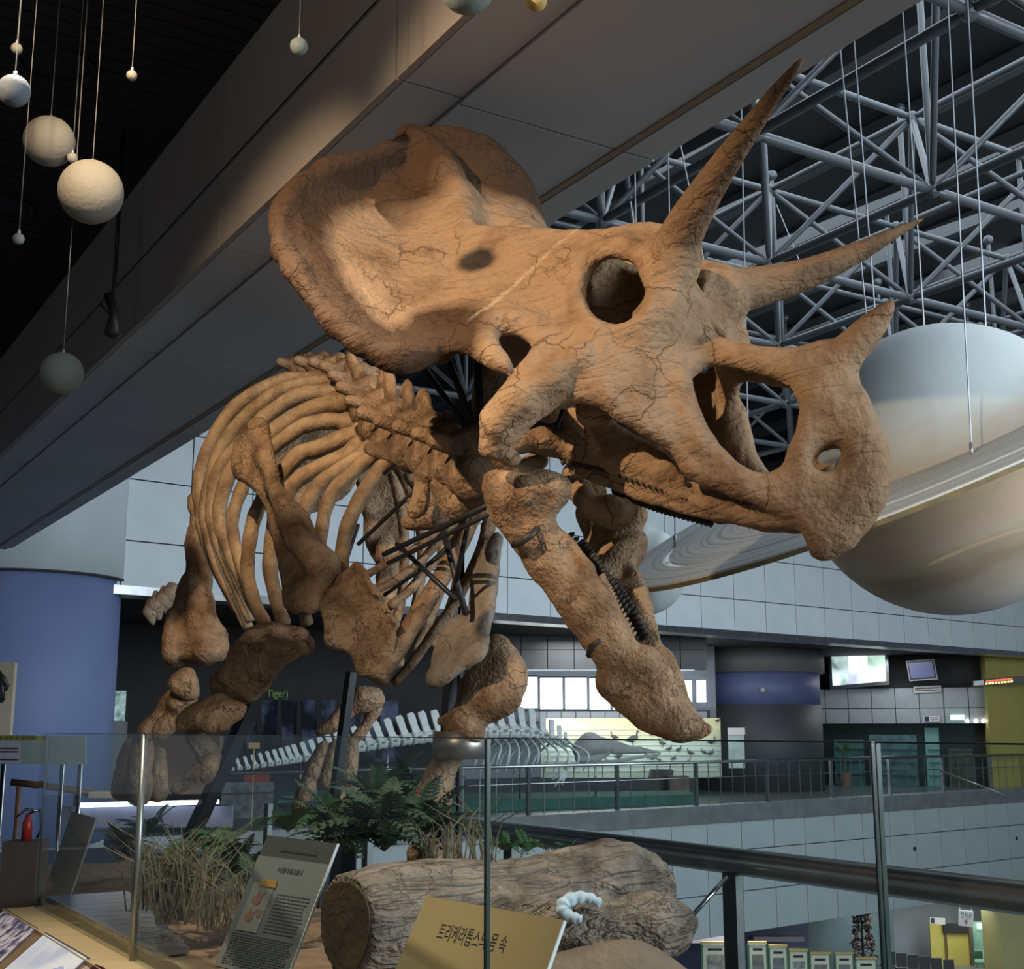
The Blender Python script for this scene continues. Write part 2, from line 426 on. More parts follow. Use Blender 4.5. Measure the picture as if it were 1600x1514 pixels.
        for ax in range(3):
            o1, o2 = [k for k in range(3) if k != ax]
            for u in (0, 1):
                for v in (0, 1):
                    a = I.copy(); a[:, o1] += u; a[:, o2] += v; b = a.copy(); b[:, ax] += 1
                    da = D[a[:, 0], a[:, 1], a[:, 2]]; db = D[b[:, 0], b[:, 1], b[:, 2]]; m = (da < 0) != (db < 0)
                    t = np.where(m, da / np.where(m, da - db, 1), 0); p = a.astype(float); p[:, ax] += t
                    acc += np.where(m[:, None], p, 0); cnt += m
        V = acc / cnt[:, None] * s.h + s.lo; faces = []
        for ax in range(3):
            o1, o2 = (ax + 1) % 3, (ax + 2) % 3
            sa = [slice(None)] * 3; sb = [slice(None)] * 3; sa[ax] = slice(0, -1); sb[ax] = slice(1, None)
            A_ = S[tuple(sa)]; B_ = S[tuple(sb)]; e = np.argwhere(A_ != B_)
            e = e[(e[:, o1] > 0) & (e[:, o2] > 0) & (e[:, o1] < n[o1]) & (e[:, o2] < n[o2])]
            q = []
            for u, v in ((1, 1), (0, 1), (0, 0), (1, 0)):
                w_ = e.copy(); w_[:, o1] -= u; w_[:, o2] -= v; q.append(idx[w_[:, 0], w_[:, 1], w_[:, 2]])
            q = np.stack(q, 1); fl_ = ~A_[e[:, 0], e[:, 1], e[:, 2]]; q[fl_] = q[fl_][:, ::-1]; faces.append(q)
        Fq = np.concatenate(faces); Fq = Fq[(Fq >= 0).all(1)]
        return V, Fq
def np_mesh(V, Fq, smooth=True):
    me = bpy.data.meshes.new('b'); me.vertices.add(len(V)); me.vertices.foreach_set('co', np.ascontiguousarray(V, np.float32).ravel())
    nf = len(Fq); me.loops.add(nf * 4); me.loops.foreach_set('vertex_index', Fq.astype(np.int32).ravel())
    me.polygons.add(nf); me.polygons.foreach_set('loop_start', np.arange(0, nf * 4, 4, dtype=np.int32))
    me.update(calc_edges=True); me.validate()
    if smooth: me.polygons.foreach_set('use_smooth', np.ones(len(me.polygons), bool))
    return me
def in_poly(px, py, poly):
    px = np.asarray(px, float); py = np.asarray(py, float); c = np.zeros(px.shape, bool); n = len(poly); j = n - 1
    for i in range(n):
        xi, yi = poly[i]; xj, yj = poly[j]
        if yi != yj: c ^= ((yi > py) != (yj > py)) & (px < (xj - xi) * (py - yi) / (yj - yi) + xi)
        j = i
    return c
def rbf(ctrl):
    """thin-plate interpolation of scattered (x, y, value)"""
    C = np.array(ctrl, float); X = C[:, :2] / 100; n = len(X)
    def U(r2): return np.where(r2 > 1e-12, r2 * np.log(r2 + 1e-12), 0)
    K = U(((X[:, None] - X[None]) ** 2).sum(-1)) + np.eye(n) * .02; P = np.c_[np.ones(n), X]
    W = np.linalg.solve(np.block([[K, P], [P.T, np.zeros((3, 3))]]), np.r_[C[:, 2], 0, 0, 0])
    def f(px, py):
        Q = np.c_[np.ravel(px), np.ravel(py)] / 100
        return U(((Q[:, None] - X[None]) ** 2).sum(-1)) @ W[:n] + np.c_[np.ones(len(Q)), Q] @ W[n:]
    return f
def poly_dist(px, py, poly):
    """distance in pixels to a polygon's outline"""
    P = np.c_[px, py]; best = np.full(len(P), 1e9); n = len(poly)
    for i in range(n):
        a = np.array(poly[i], float); b = np.array(poly[(i + 1) % n], float); ab = b - a
        t = np.clip(((P - a) @ ab) / max(ab @ ab, 1e-9), 0, 1); best = np.minimum(best, np.linalg.norm(P - a - t[:, None] * ab, axis=1))
    return best
def samples(poly, step, holes=()):
    xs = [p[0] for p in poly]; ys = [p[1] for p in poly]
    gx, gy = np.meshgrid(np.arange(min(xs), max(xs), step), np.arange(min(ys), max(ys), step)); gx = gx.ravel(); gy = gy.ravel()
    m = in_poly(gx, gy, poly)
    for h in holes: m &= ~in_poly(gx, gy, h)
    return gx[m], gy[m]
def rays(px, py):
    x = (np.asarray(px, float) - 800) / F; z = -(np.asarray(py, float) - 757) / F
    return np.stack([x, cT - z * sT, sT + z * cT], -1)
# bone material: tan to umber with cracks and fine relief
def bone_mat(name, light, dark, scale=5.0, bump=.6, streak=(1, 1, 1), grain=None, gamp=.9, stain_shade=None):
    m = bpy.data.materials.new(name); m.use_nodes = True; nt = m.node_tree; b = nt.nodes['Principled BSDF']; N = nt.nodes.new; Lk = nt.links.new
    b.inputs['Roughness'].default_value = .82; b.inputs['Specular IOR Level'].default_value = .22
    tc = N('ShaderNodeTexCoord'); mp = N('ShaderNodeMapping'); mp.inputs['Scale'].default_value = streak; Lk(tc.outputs['Object'], mp.inputs[0])
    n1 = N('ShaderNodeTexNoise'); n1.inputs['Scale'].default_value = scale; n1.inputs['Detail'].default_value = 5; n1.inputs['Roughness'].default_value = .62; Lk(mp.outputs[0], n1.inputs[0])
    r1 = N('ShaderNodeValToRGB'); r1.color_ramp.elements[0].position = .34; r1.color_ramp.elements[0].color = (*dark, 1); r1.color_ramp.elements[1].position = .60; r1.color_ramp.elements[1].color = (*light, 1); Lk(n1.outputs[0], r1.inputs[0])
    n2 = N('ShaderNodeTexNoise'); n2.inputs['Scale'].default_value = scale * 9; n2.inputs['Detail'].default_value = 3; Lk(mp.outputs[0], n2.inputs[0])
    vo = N('ShaderNodeTexVoronoi'); vo.feature = 'DISTANCE_TO_EDGE'; vo.inputs['Scale'].default_value = scale * 1.3
    wp = N('ShaderNodeMix'); wp.data_type = 'VECTOR'; wp.inputs[0].default_value = .16; Lk(mp.outputs[0], wp.inputs[4]); Lk(n1.outputs[1], wp.inputs[5]); Lk(wp.outputs[1], vo.inputs[0])
    r2 = N('ShaderNodeValToRGB'); r2.color_ramp.elements[0].color = (.35, .28, .22, 1); r2.color_ramp.elements[1].color = (1, 1, 1, 1); r2.color_ramp.elements[1].position = .018; Lk(vo.outputs[0], r2.inputs[0])
    n3 = N('ShaderNodeTexNoise'); n3.inputs['Scale'].default_value = scale * .6; n3.inputs['Detail'].default_value = 2; Lk(mp.outputs[0], n3.inputs[0])
    r3 = N('ShaderNodeValToRGB'); r3.color_ramp.elements[0].position = .45; r3.color_ramp.elements[1].position = .6; Lk(n3.outputs[0], r3.inputs[0])
    ck = N('ShaderNodeMix'); ck.data_type = 'RGBA'; ck.inputs[6].default_value = (1, 1, 1, 1); Lk(r3.outputs[0], ck.inputs[0]); Lk(r2.outputs[0], ck.inputs[7])
    mu = N('ShaderNodeMix'); mu.data_type = 'RGBA'; mu.blend_type = 'MULTIPLY'; mu.inputs[0].default_value = .75; Lk(r1.outputs[0], mu.inputs[6]); Lk(ck.outputs[2], mu.inputs[7])
    if stain_shade:
        av = N('ShaderNodeAttribute'); av.attribute_name = 'stain_and_shade'; sm_ = N('ShaderNodeMath'); sm_.operation = 'MULTIPLY_ADD'; sm_.inputs[1].default_value = 2.0; sm_.inputs[2].default_value = -.98; sm_.use_clamp = True
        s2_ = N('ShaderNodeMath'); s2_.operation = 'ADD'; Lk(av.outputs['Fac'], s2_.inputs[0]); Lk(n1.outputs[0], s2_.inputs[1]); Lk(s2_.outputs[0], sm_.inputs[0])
        sx = N('ShaderNodeMix'); sx.data_type = 'RGBA'; sx.inputs[7].default_value = (*stain_shade, 1); Lk(sm_.outputs[0], sx.inputs[0]); Lk(mu.outputs[2], sx.inputs[6]); 
        ps = N('ShaderNodeAttribute'); ps.attribute_name = 'pale_seam'; px_ = N('ShaderNodeMix'); px_.data_type = 'RGBA'; px_.inputs[7].default_value = (.62, .50, .34, 1); Lk(ps.outputs['Fac'], px_.inputs[0]); Lk(sx.outputs[2], px_.inputs[6]); Lk(px_.outputs[2], b.inputs['Base Color'])
    else: Lk(mu.outputs[2], b.inputs['Base Color'])
    ad = N('ShaderNodeMath'); ad.operation = 'MULTIPLY_ADD'; ad.inputs[1].default_value = .55; Lk(n2.outputs[0], ad.inputs[0]); Lk(n1.outputs[0], ad.inputs[2])
    a2 = N('ShaderNodeMath'); a2.operation = 'MULTIPLY_ADD'; a2.inputs[1].default_value = .35; Lk(ck.outputs[2], a2.inputs[0]); Lk(ad.outputs[0], a2.inputs[2])
    if grain:
        g1 = N('ShaderNodeMapping'); g1.vector_type = 'TEXTURE'; g1.inputs['Rotation'].default_value = grain[0]; g1.inputs['Scale'].default_value = grain[1]; Lk(tc.outputs['Object'], g1.inputs[0])
        gn = N('ShaderNodeTexNoise'); gn.inputs['Scale'].default_value = 1; gn.inputs['Detail'].default_value = 3; gn.inputs['Distortion'].default_value = .6; Lk(g1.outputs[0], gn.inputs[0])
        gr = N('ShaderNodeMath'); gr.operation = 'ABSOLUTE'; gs = N('ShaderNodeMath'); gs.operation = 'SUBTRACT'; gs.inputs[1].default_value = .5; Lk(gn.outputs[0], gs.inputs[0]); Lk(gs.outputs[0], gr.inputs[0])
        gp = N('ShaderNodeMath'); gp.operation = 'POWER'; gp.inputs[1].default_value = .5; Lk(gr.outputs[0], gp.inputs[0])
        a3 = N('ShaderNodeMath'); a3.operation = 'MULTIPLY_ADD'; a3.inputs[1].default_value = gamp; Lk(gp.outputs[0], a3.inputs[0]); Lk(a2.outputs[0], a3.inputs[2]); a2 = a3
    bp = N('ShaderNodeBump'); bp.inputs['Strength'].default_value = bump; bp.inputs['Distance'].default_value = .02; Lk(a2.outputs[0], bp.inputs['Height']); Lk(bp.outputs[0], b.inputs['Normal'])
    MATS[name] = m
    return m
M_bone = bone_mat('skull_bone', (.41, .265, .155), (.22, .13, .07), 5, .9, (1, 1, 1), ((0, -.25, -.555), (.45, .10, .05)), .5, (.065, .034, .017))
M_bone2 = bone_mat('limb_bone', (.36, .235, .14), (.13, .078, .043), 8, 1.0)
M_jaw = bone_mat('jaw_bone', (.42, .275, .16), (.19, .115, .065), 9, 1.0)
M_rib = bone_mat('rib_bone', (.45, .31, .18), (.22, .135, .075), 9, .5)
M_bonegrey = bone_mat('grey_cast_bone', (.30, .25, .20), (.15, .12, .09), 7, .6)
# ================================================================== SKULL
MID = 3.563                                     # the skull's middle plane: SL . p = MID
SD = np.array([.851, -.525, 0]); SLt = np.array([.525, .851, 0]); SO = SLt * MID
def S(px, py, l):
    """skull-local (s forward, l towards the viewer's side, h above the eye) of an image point at a side offset l"""
    d = rays(px, py); k = (MID - np.asarray(l)) / (d @ SLt); P = d * k[..., None]
    return np.stack([P @ SD, MID - P @ SLt, P[..., 2]], -1)
def S1(px, py, l): return S(np.array([px]), np.array([py]), np.array([l]))[0]
def skull_world(V):
    return V[:, :1] * SD + (MID - V[:, 1:2]) * SLt + V[:, 2:3] * np.array([0, 0, 1.]) + np.array([0, 0, E])
def prad(P, px): return px * (P[0] * SD[1] + (MID - P[1]) * SLt[1]) / F * 1.0   # pixels -> metres at that depth
face = [(712, 549), (691, 549), (666, 558), (647, 569), (625, 571), (600, 566), (575, 552), (547, 533), (522, 508), (500, 486), (481, 461), (466, 430), (444, 399), (430, 374), (427, 355), (436, 318), (455, 290), (490, 263), (525, 250), (560, 242), (600, 228), (640, 214), (690, 240), (720, 300), (745, 352), (800, 356), (880, 359), (950, 357), (1000, 348), (1040, 350), (1080, 420), (1098, 480), (1120, 525), (1180, 548), (1240, 548), (1290, 532), (1330, 590), (1360, 640), (1378, 700), (1383, 750), (1370, 805), (1330, 853), (1292, 872), (1274, 868), (1263, 845), (1250, 817), (1201, 796), (1157, 778), (1114, 761), (1068, 744), (1052, 709), (1009, 679), (965, 656), (934, 632), (912, 626), (882, 631), (851, 650), (815, 680), (790, 704), (768, 716), (757, 714), (755, 699), (757, 672), (755, 655), (760, 638), (781, 612), (803, 588), (822, 560), (833, 542), (803, 519), (779, 518), (779, 540), (797, 572), (790, 580), (765, 571), (747, 566), (734, 556)]
nasal = [(1070, 598), (1083, 585), (1109, 572), (1140, 570), (1184, 578), (1223, 596), (1243, 609), (1251, 637), (1251, 668), (1245, 699), (1227, 725), (1201, 742), (1175, 738), (1140, 725), (1118, 707), (1096, 681), (1074, 646), (1068, 616)]
naris = [(1263, 724), (1284, 704), (1308, 693), (1318, 703), (1314, 722), (1297, 736), (1276, 736)]
slit = [(984, 556), (994, 554), (1008, 574), (1018, 596), (1006, 592), (992, 575)]
orbit = [(963 + 51 * math.cos(a) + 4 * math.sin(a), 452 - 55 * math.sin(a)) for a in np.linspace(0, 2 * math.pi, 26)[:-1]]
lz = rbf([(963, 395, .27), (912, 454, .31), (963, 510, .33), (1016, 440, .26), (950, 357, .15), (880, 358, .12), (800, 356, .13), (745, 352, .14), (1010, 350, .17), (1045, 352, .20), (750, 420, .24), (700, 500, .42), (650, 430, .40), (550, 400, .54), (428, 365, .66), (600, 560, .70), (480, 460, .72), (540, 525, .74), (455, 290, .56), (500, 262, .44), (570, 243, .26), (640, 214, .05), (690, 260, .03), (720, 310, .07), (640, 320, .16), (560, 310, .34), (757, 690, .50), (775, 640, .50), (800, 600, .50), (790, 570, .52), (760, 530, .48), (850, 560, .43), (830, 500, .36), (900, 600, .40), (900, 520, .35), (1000, 650, .30), (1066, 740, .20), (1157, 772, .13), (1245, 805, .075), (1383, 750, .0), (1330, 592, .02), (1300, 650, .07), (1300, 715, .065), (1250, 640, .085), (1160, 555, .09), (1240, 555, .05), (1075, 600, .17), (1060, 540, .19), (1040, 480, .24), (1110, 530, .07), (1085, 450, .04), (1060, 400, .12), (1290, 870, .01), (1300, 820, .045), (1350, 800, .01), (1360, 640, .0), (1230, 720, .09), (980, 600, .33)])
gx, gy = samples(face, 3.4, (nasal, naris, slit, orbit)); ll = lz(gx, gy)
de = poly_dist(gx, gy, face)
for hpoly in (nasal, naris, orbit): de = np.minimum(de, poly_dist(gx, gy, hpoly))
# keep the stamped spheres inside the outline so that silhouettes stay where they are
fz = np.clip((745 - gx) / 120, 0, 1); ll = ll - .09 * np.sin(np.clip((745 - gx) / 330, 0, 1) * math.pi) * fz * np.clip(de / 60, 0, 1)
rr = np.full(len(gx), .034); rr[gx < 720] = .028
P3 = S(gx, gy, ll); pxm = 2000 / (MID / .85)
keep = de > 4; rr = np.clip(np.minimum(rr, de / pxm * 1.05), .009, None)
sr = S(np.array([425., 1400, 600, 1300]), np.array([350., 700, 560, 870]), np.array([.7, 0, .7, 0])); s_lo, s_hi = sr[:, 0].min() - .15, sr[:, 0].max() + .12
V = Vol((s_lo, -.86, .30), (s_hi, .86, 2.35), .0115)
V.stamp(P3, rr, 0.0)
def orim(poly, l_, r_, k=.015, closed=True):
    q = poly + [poly[0]] if closed else poly
    P = [S1(a, b, l_ if not callable(l_) else float(l_(np.array([a]), np.array([b]))[0])) for a, b in q]
    V.chain(P, [r_] * len(P), k)
# rims and bars that stand proud of the face
big = [(963 + 60 * math.cos(a), 452 - 64 * math.sin(a)) for a in np.linspace(0, 2 * math.pi, 22)[:-1]]
orim(big, lambda a, b: lz(a, b) + .012, .026, .03)
def bar(pts, k=.03):
    P = [S1(a, b, l_) for a, b, l_, _ in pts]; V.chain(P, [prad(P[i], pts[i][3]) for i in range(len(P))], k)
bar([(905, 560, .42, 26), (860, 590, .47, 26), (815, 625, .51, 28), (778, 665, .52, 24)])          # jugal flange
bar([(765, 655, .50, 14), (765, 700, .46, 14), (800, 715, .38, 16)])                                # quadrate
bar([(1060, 600, .22, 22), (1090, 690, .19, 22), (1160, 752, .14, 14), (1230, 785, .085, 16), (1270, 790, .05, 18)])
bar([(1100, 548, .10, 22), (1180, 562, .085, 16), (1250, 570, .06, 22)], .03)
bar([(1280, 600, .05, 26), (1275, 660, .07, 20), (1250, 705, .09, 12), (1240, 760, .085, 16)])
bar([(1320, 620, .01, 20), (1345, 690, .01, 28), (1345, 770, .0, 30), (1310, 825, .0, 26), (1287, 858, .0, 10)], .04)
bar([(757, 535, .50, 12), (775, 560, .53, 12), (790, 572, .54, 6)])
bar([(735, 505, .46, 10), (800, 500, .42, 12), (850, 510, .38, 12)], .05)
bar([(930, 510, .35, 14), (938, 560, .37, 12), (940, 610, .38, 14)], .05)                           # suture swelling
bar([(1035, 420, .26, 26), (1040, 470, .26, 24), (1005, 515, .30, 20)], .05)
# brow horn, nose horn
nh = cr([(1046, 425, .23, 36), (1057, 385, .26, 36), (1080, 338, .32, 32), (1114, 283, .39, 26), (1160, 217, .48, 20), (1208, 151, .56, 13), (1240, 110, .60, 7.5), (1257, 89, .615, 2)], 5)
# braincase, septum between the eye sockets, palate, maxilla with its tooth row
V.cone(S1(900, 440, .02), S1(1060, 500, .0), .12, .10, .05)
V.cone(S1(830, 420, .0), S1(900, 520, .0), .10, .14, .06)
V.cone(S1(860, 620, .0), S1(900, 540, .0), .09, .13, .05)
V.cone(S1(1000, 560, .12), S1(930, 640, .22), .05, .06, .05)
bar([(885, 695, .15, 14), (960, 715, .145, 18), (1030, 738, .14, 14), (1066, 752, .13, 10)], .03)
bar([(890, 712, .15, 8), (960, 734, .14, 10), (1050, 768, .12, 10), (1110, 788, .10, 12), (1180, 812, .07, 10), (1245, 820, .05, 10)], .02)
def sheet(poly, ctrl, r_, k=.01):
    a, b = samples(poly, 4); d_ = poly_dist(a, b, poly); V.stamp(S(a, b, rbf(ctrl)(a, b)), np.clip(np.minimum(r_, d_ / pxm), .008, None), k)
sheet([(876, 640), (930, 636), (1000, 684), (1050, 715), (1072, 746), (1020, 742), (960, 724), (884, 716)], [(880, 680, .15), (960, 690, .145), (1060, 735, .15), (930, 640, .17)], .022)
sheet([(880, 708), (960, 718), (1066, 745), (1150, 778), (1245, 810), (1256, 822), (1205, 828), (1140, 816), (1083, 807), (1000, 783), (950, 764), (890, 740)], [(880, 720, .11), (1000, 750, .10), (1100, 790, .08), (1250, 818, .04), (1140, 800, .075)], .022)
sheet([(880, 740), (918, 745), (935, 775), (958, 770), (985, 790), (960, 822), (935, 826), (905, 800), (880, 770)], [(880, 745, .05), (960, 800, .03), (935, 820, .03), (960, 770, .05)], .03)
bar([(800, 690, .30, 20), (850, 690, .20, 20), (890, 700, .14, 20)], .03)
bar([(770, 700, .34, 16), (800, 740, .24, 14), (840, 720, .12, 18)], .03)
# mirror: the far half follows the near one
V.d = np.minimum(V.d, V.d[:, ::-1])
# the frill's far side stands higher in this mount
fr_edge = [(640, 213, 0.0), (690, 214, -.10), (720, 216, -.16), (760, 232, -.26), (795, 262, -.36), (820, 300, -.46), (833, 345, -.54), (830, 400, -.60), (800, 450, -.60)]
fin = [(600, 320, .20), (650, 335, .13), (700, 345, .06), (760, 352, -.02), (800, 356, -.06), (840, 372, -.08), (860, 395, -.10), (860, 420, -.12), (850, 450, -.14)]
eo = cr(fr_edge, 14); ei = cr(fin, 14); pts = []; rads = []
for u in np.linspace(0, 1, 60):
    sag = -.06 * math.sin(math.pi * u)
    q = eo * u + ei * (1 - u); pts.append(S(q[:, 0], q[:, 1], q[:, 2] + sag)); rads.append(np.full(len(q), .030 + .012 * (u > .9)))
V.stamp(np.concatenate(pts), np.concatenate(rads), .07)
bar([(640, 222, .02, 14), (672, 240, -.005, 18), (695, 270, -.005, 18), (716, 310, .01, 18), (738, 345, .05, 16)], .07)
# a thick knobbly rim round the frill
rim = cr([(700, 546, .45), (650, 560, .62), (600, 556, .70), (547, 526, .74), (500, 480, .735), (466, 430, .72), (440, 385, .68), (437, 345, .63), (458, 302, .56), (495, 272, .45), (560, 252, .28), (610, 236, .13), (650, 226, .02), (700, 226, -.12), (755, 242, -.25), (800, 285, -.40), (822, 340, -.54)], 6)
P = S(rim[:, 0], rim[:, 1], rim[:, 2])
for i in range(len(P) - 1):
    V.cone(P[i], P[i + 1], .027 + .007 * math.sin(i * .9 + 2 * math.sin(i * .37)), .027 + .007 * math.sin((i + 1) * .9 + 2 * math.sin((i + 1) * .37)), .025)
for sgn in (1, -1):
    a = S1(958, 455, .40); b = S1(966, 450, .12); a[1] *= sgn; b[1] *= sgn
    V.cone(a, b, .094, .088, .015, None, True)
    m3 = np.array([1, sgn, 1]); V.chain([S1(987, 560, .40) * m3, S1(1000, 575, .37) * m3, S1(1014, 594, .34) * m3], [.012, .02, .014], .008, None, True); V.chain([S1(987, 560, .34) * m3, S1(1000, 575, .30) * m3, S1(1014, 594, .26) * m3], [.010, .018, .012], .008, None, True)
for a_, b_, r_ in ((1276, 723, .014), (1290, 714, .022), (1305, 707, .018)): V.cone(S1(a_, b_, .2), S1(a_, b_, -.2), r_, r_, .008, None, True)
for sg in (1, -1):
    m3 = np.array([1, sg, 1]); V.cone(S1(1278, 645, .145) * m3, S1(1302, 718, .135) * m3, .045, .055, .04, None, True)
V.smooth(1)
V.noise(.0035, 22, 3); V.noise(.0022, 60, 4)
for sg in (1, -1):
    P = [S1(a, b, l_) * np.array([1, sg, 1]) for a, b, l_, _ in nh]
    if sg < 0:      # the far horn points a little lower and further forward than its twin
        fh = cr([(1105, 470, -.16, 42), (1140, 457, -.22, 38), (1190, 447, -.30, 32), (1260, 428, -.39, 25), (1340, 394, -.49, 17), (1405, 361, -.57, 8), (1450, 338, -.62, 2)], 5)
        P = [S1(a, b, l_) for a, b, l_, _ in fh]; q_ = fh
    else: q_ = nh
    for i in range(len(P) - 1): V.cone(P[i], P[i + 1], prad(P[i], q_[i][3]), prad(P[i + 1], q_[i + 1][3]), .05 if i < 4 else .008)
bar([(1285, 592, .0, 32), (1315, 560, .0, 29)], .05); bar(cr([(1315, 560, .0, 29), (1355, 518, .0, 23), (1380, 490, .0, 13), (1394, 472, .0, 3)], 5), .012)
vv, ff = V.mesh()
skel_o = Vector((-.6, 5.6, .97))
skel = tag(empty('triceratops_skeleton', skel_o), 'mounted brown horned dinosaur skeleton with a huge frilled skull', 'dinosaur skeleton')
W_ = skull_world(vv); ctr = np.array([.1, 3.6, E + 1.2])
me_sk = np_mesh(W_ - ctr, ff)
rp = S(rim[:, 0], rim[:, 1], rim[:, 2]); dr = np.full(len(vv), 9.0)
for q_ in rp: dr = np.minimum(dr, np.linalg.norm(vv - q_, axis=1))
rimv = np.clip(1 - (dr - .05) / np.where(vv[:, 1] < .25, .30, .15), 0, 1)  # rim stain; wider band over the far half is shade put into colour
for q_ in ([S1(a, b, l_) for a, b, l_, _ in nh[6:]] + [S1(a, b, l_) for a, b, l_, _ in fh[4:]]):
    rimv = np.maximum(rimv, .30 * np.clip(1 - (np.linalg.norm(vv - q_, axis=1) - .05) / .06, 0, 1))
at_ = me_sk.attributes.new('stain_and_shade', 'FLOAT', 'POINT'); at_.data.foreach_set('value', rimv.astype(np.float32))
sq = cr([(748, 506), (775, 482), (812, 446), (850, 412), (885, 380), (908, 362)], 8); sl_ = lz(sq[:, 0], sq[:, 1]) + .02; sp_ = S(sq[:, 0], sq[:, 1], sl_); ds = np.full(len(vv), 9.0)
nearv = vv[:, 1] > 0
for i in range(len(sp_) - 1):
    for u in (0, .33, .66): ds = np.minimum(ds, np.linalg.norm(vv[:, [0, 2]] - (sp_[i] * (1 - u) + sp_[i + 1] * u)[[0, 2]], axis=1))
at_ = me_sk.attributes.new('pale_seam', 'FLOAT', 'POINT'); at_.data.foreach_set('value', (np.clip(1 - (ds + .005 * np.sin(vv[:, 0] * 90) * np.sin(vv[:, 2] * 70 + 1)) / .009, 0, .5) * nearv).astype(np.float32))
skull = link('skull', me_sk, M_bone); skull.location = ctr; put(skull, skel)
# ================================================================== lower jaw (near branch traced, far one mirrored)
jaw = [(752, 741), (777, 735), (815, 736), (856, 735), (888, 754), (893, 770), (875, 795), (867, 809), (869, 827), (897, 884), (930, 903), (948, 928), (968, 963), (985, 1000), (999, 1009), (1030, 1028), (1034, 1044), (1046, 1040), (1056, 1074), (1069, 1099), (1094, 1125), (1113, 1140), (1094, 1152), (1056, 1158), (1024, 1147), (989, 1118), (961, 1096), (939, 1077), (936, 1064), (939, 1052), (923, 1030), (891, 982), (856, 931), (828, 896), (802, 855), (771, 808), (755, 770)]
jl = rbf([(756, 750, .31), (870, 750, .27), (780, 800, .29), (840, 880, .21), (900, 900, .175), (900, 980, .14), (960, 950, .13), (940, 1050, .08), (1000, 1020, .07), (1000, 1100, .04), (1040, 1050, .035), (1060, 1130, .015), (1113, 1140, .0)])
gx, gy = samples(jaw, 3.4); de = poly_dist(gx, gy, jaw); ll = jl(gx, gy); P3 = S(gx, gy, ll)
V = Vol(P3.min(0) - .09, P3.max(0) + .09, .0105)
V = Vol((P3[:, 0].min() - .08, -.48, P3[:, 2].min() - .08), (P3[:, 0].max() + .08, .48, P3[:, 2].max() + .08), .0105)
V.stamp(P3, np.clip(np.minimum(np.where(gy > 1000, .05, .04), de / pxm), .008, None), 0)
bar([(775, 765, .31, 20), (830, 770, .30, 26), (865, 762, .28, 22)], .03)
bar([(880, 830, .20, 7), (920, 890, .17, 9), (950, 940, .14, 9), (985, 1000, .09, 8)], .02)
bar([(960, 1060, .05, 30), (1010, 1110, .02, 26), (1060, 1138, .0, 14), (1105, 1142, .0, 4)], .03)
bar([(1012, 1022, .06, 14), (1025, 1060, .05, 14), (1040, 1055, .04, 10), (1060, 1100, .02, 10)], .02)
V.d = np.minimum(V.d, V.d[:, ::-1])
# coronoid process of the far branch
V.chain([S1(935, 905, -.14), S1(960, 878, -.20), S1(985, 860, -.24), S1(997, 846, -.26)], [.05, .055, .05, .03], .03)
V.smooth(1); V.noise(.004, 30, 9); V.noise(.003, 70, 10)
for a, b, l_ in ((914, 921, .205), (921, 939, .195), (931, 955, .18), (943, 972, .16), (906, 908, .215)): V.cone(S1(a, b, l_ + .03), S1(a, b, l_), .008, .006, .004, None, True)
vv, ff = V.mesh(); W_ = skull_world(vv); ctr = W_.mean(0)
o = link('lower_jaw', np_mesh(W_ - ctr, ff), M_jaw); o.location = ctr; put(o, skel); lower_jaw = o
def wpt(px, py, l): return Vector(skull_world(S1(px, py, l)[None])[0])
M_tooth = mat('tooth', (.36, .25, .15), (.20, .13, .08), 30, .6)
M_toothd = mat('dark_tooth', (.05, .038, .028), (.03, .022, .016), 30, .6)
def teeth(name, path, n, size, lean, m, parent):
    q = cr(path, 12); idx_ = np.linspace(0, len(q) - 1, n); mb = MB()
    for i in idx_:
        a = q[int(i)] if i == int(i) else q[int(i)] * (1 - i % 1) + q[int(i) + 1] * (i % 1)
        p0 = wpt(a[0], a[1], a[2]); p1 = wpt(a[0] + lean[0], a[1] + lean[1], a[2] + lean[2])
        mb.tube([p0, p0.lerp(p1, .7), p1], [size, size * .8, size * .25], 6)
    o = mb.build(name, m, None, True, True); put(o, skel); o.parent = parent; o.location = Vector(o.location) - Vector(parent.location); o['kind'] = 'stuff'
    return o
teeth('teeth', [(936, 905, .15), (955, 940, .13), (985, 996, .085)], 17, .008, (9, -9, -.005), M_tooth, lower_jaw)
teeth('teeth', [(884, 842, -.08), (940, 905, -.08), (968, 940, -.08), (1002, 1000, -.06)], 26, .011, (14, -10, 0), M_toothd, lower_jaw)
teeth('teeth', [(905, 852, .08), (940, 900, .07), (975, 960, .06)], 18, .010, (10, -10, 0), M_toothd, lower_jaw)
teeth('teeth', [(880, 718, .155), (960, 736, .145), (1060, 770, .125), (1120, 795, .10)], 34, .010, (0, 9, 0), M_toothd, skull)
teeth('teeth', [(960, 764, -.10), (1030, 790, -.10), (1110, 812, -.08)], 24, .012, (1, 12, 0), M_toothd, skull)
M_strap = mat('strap_metal', (.10, .085, .07), (.06, .05, .045), 20, .5, .4)
for pts in ([(803, 852, .29), (815, 846, .32), (830, 836, .315), (843, 823, .27)], [(921, 1024, .12), (925, 1010, .15), (936, 1002, .15), (946, 993, .12)]):
    m = MB(); m.tube([wpt(*p) for p in pts], .012, 6); o = m.build('strap', M_strap, None, True, True); put(o, skel); o.parent = lower_jaw; o.location = Vector(o.location) - Vector(lower_jaw.location)
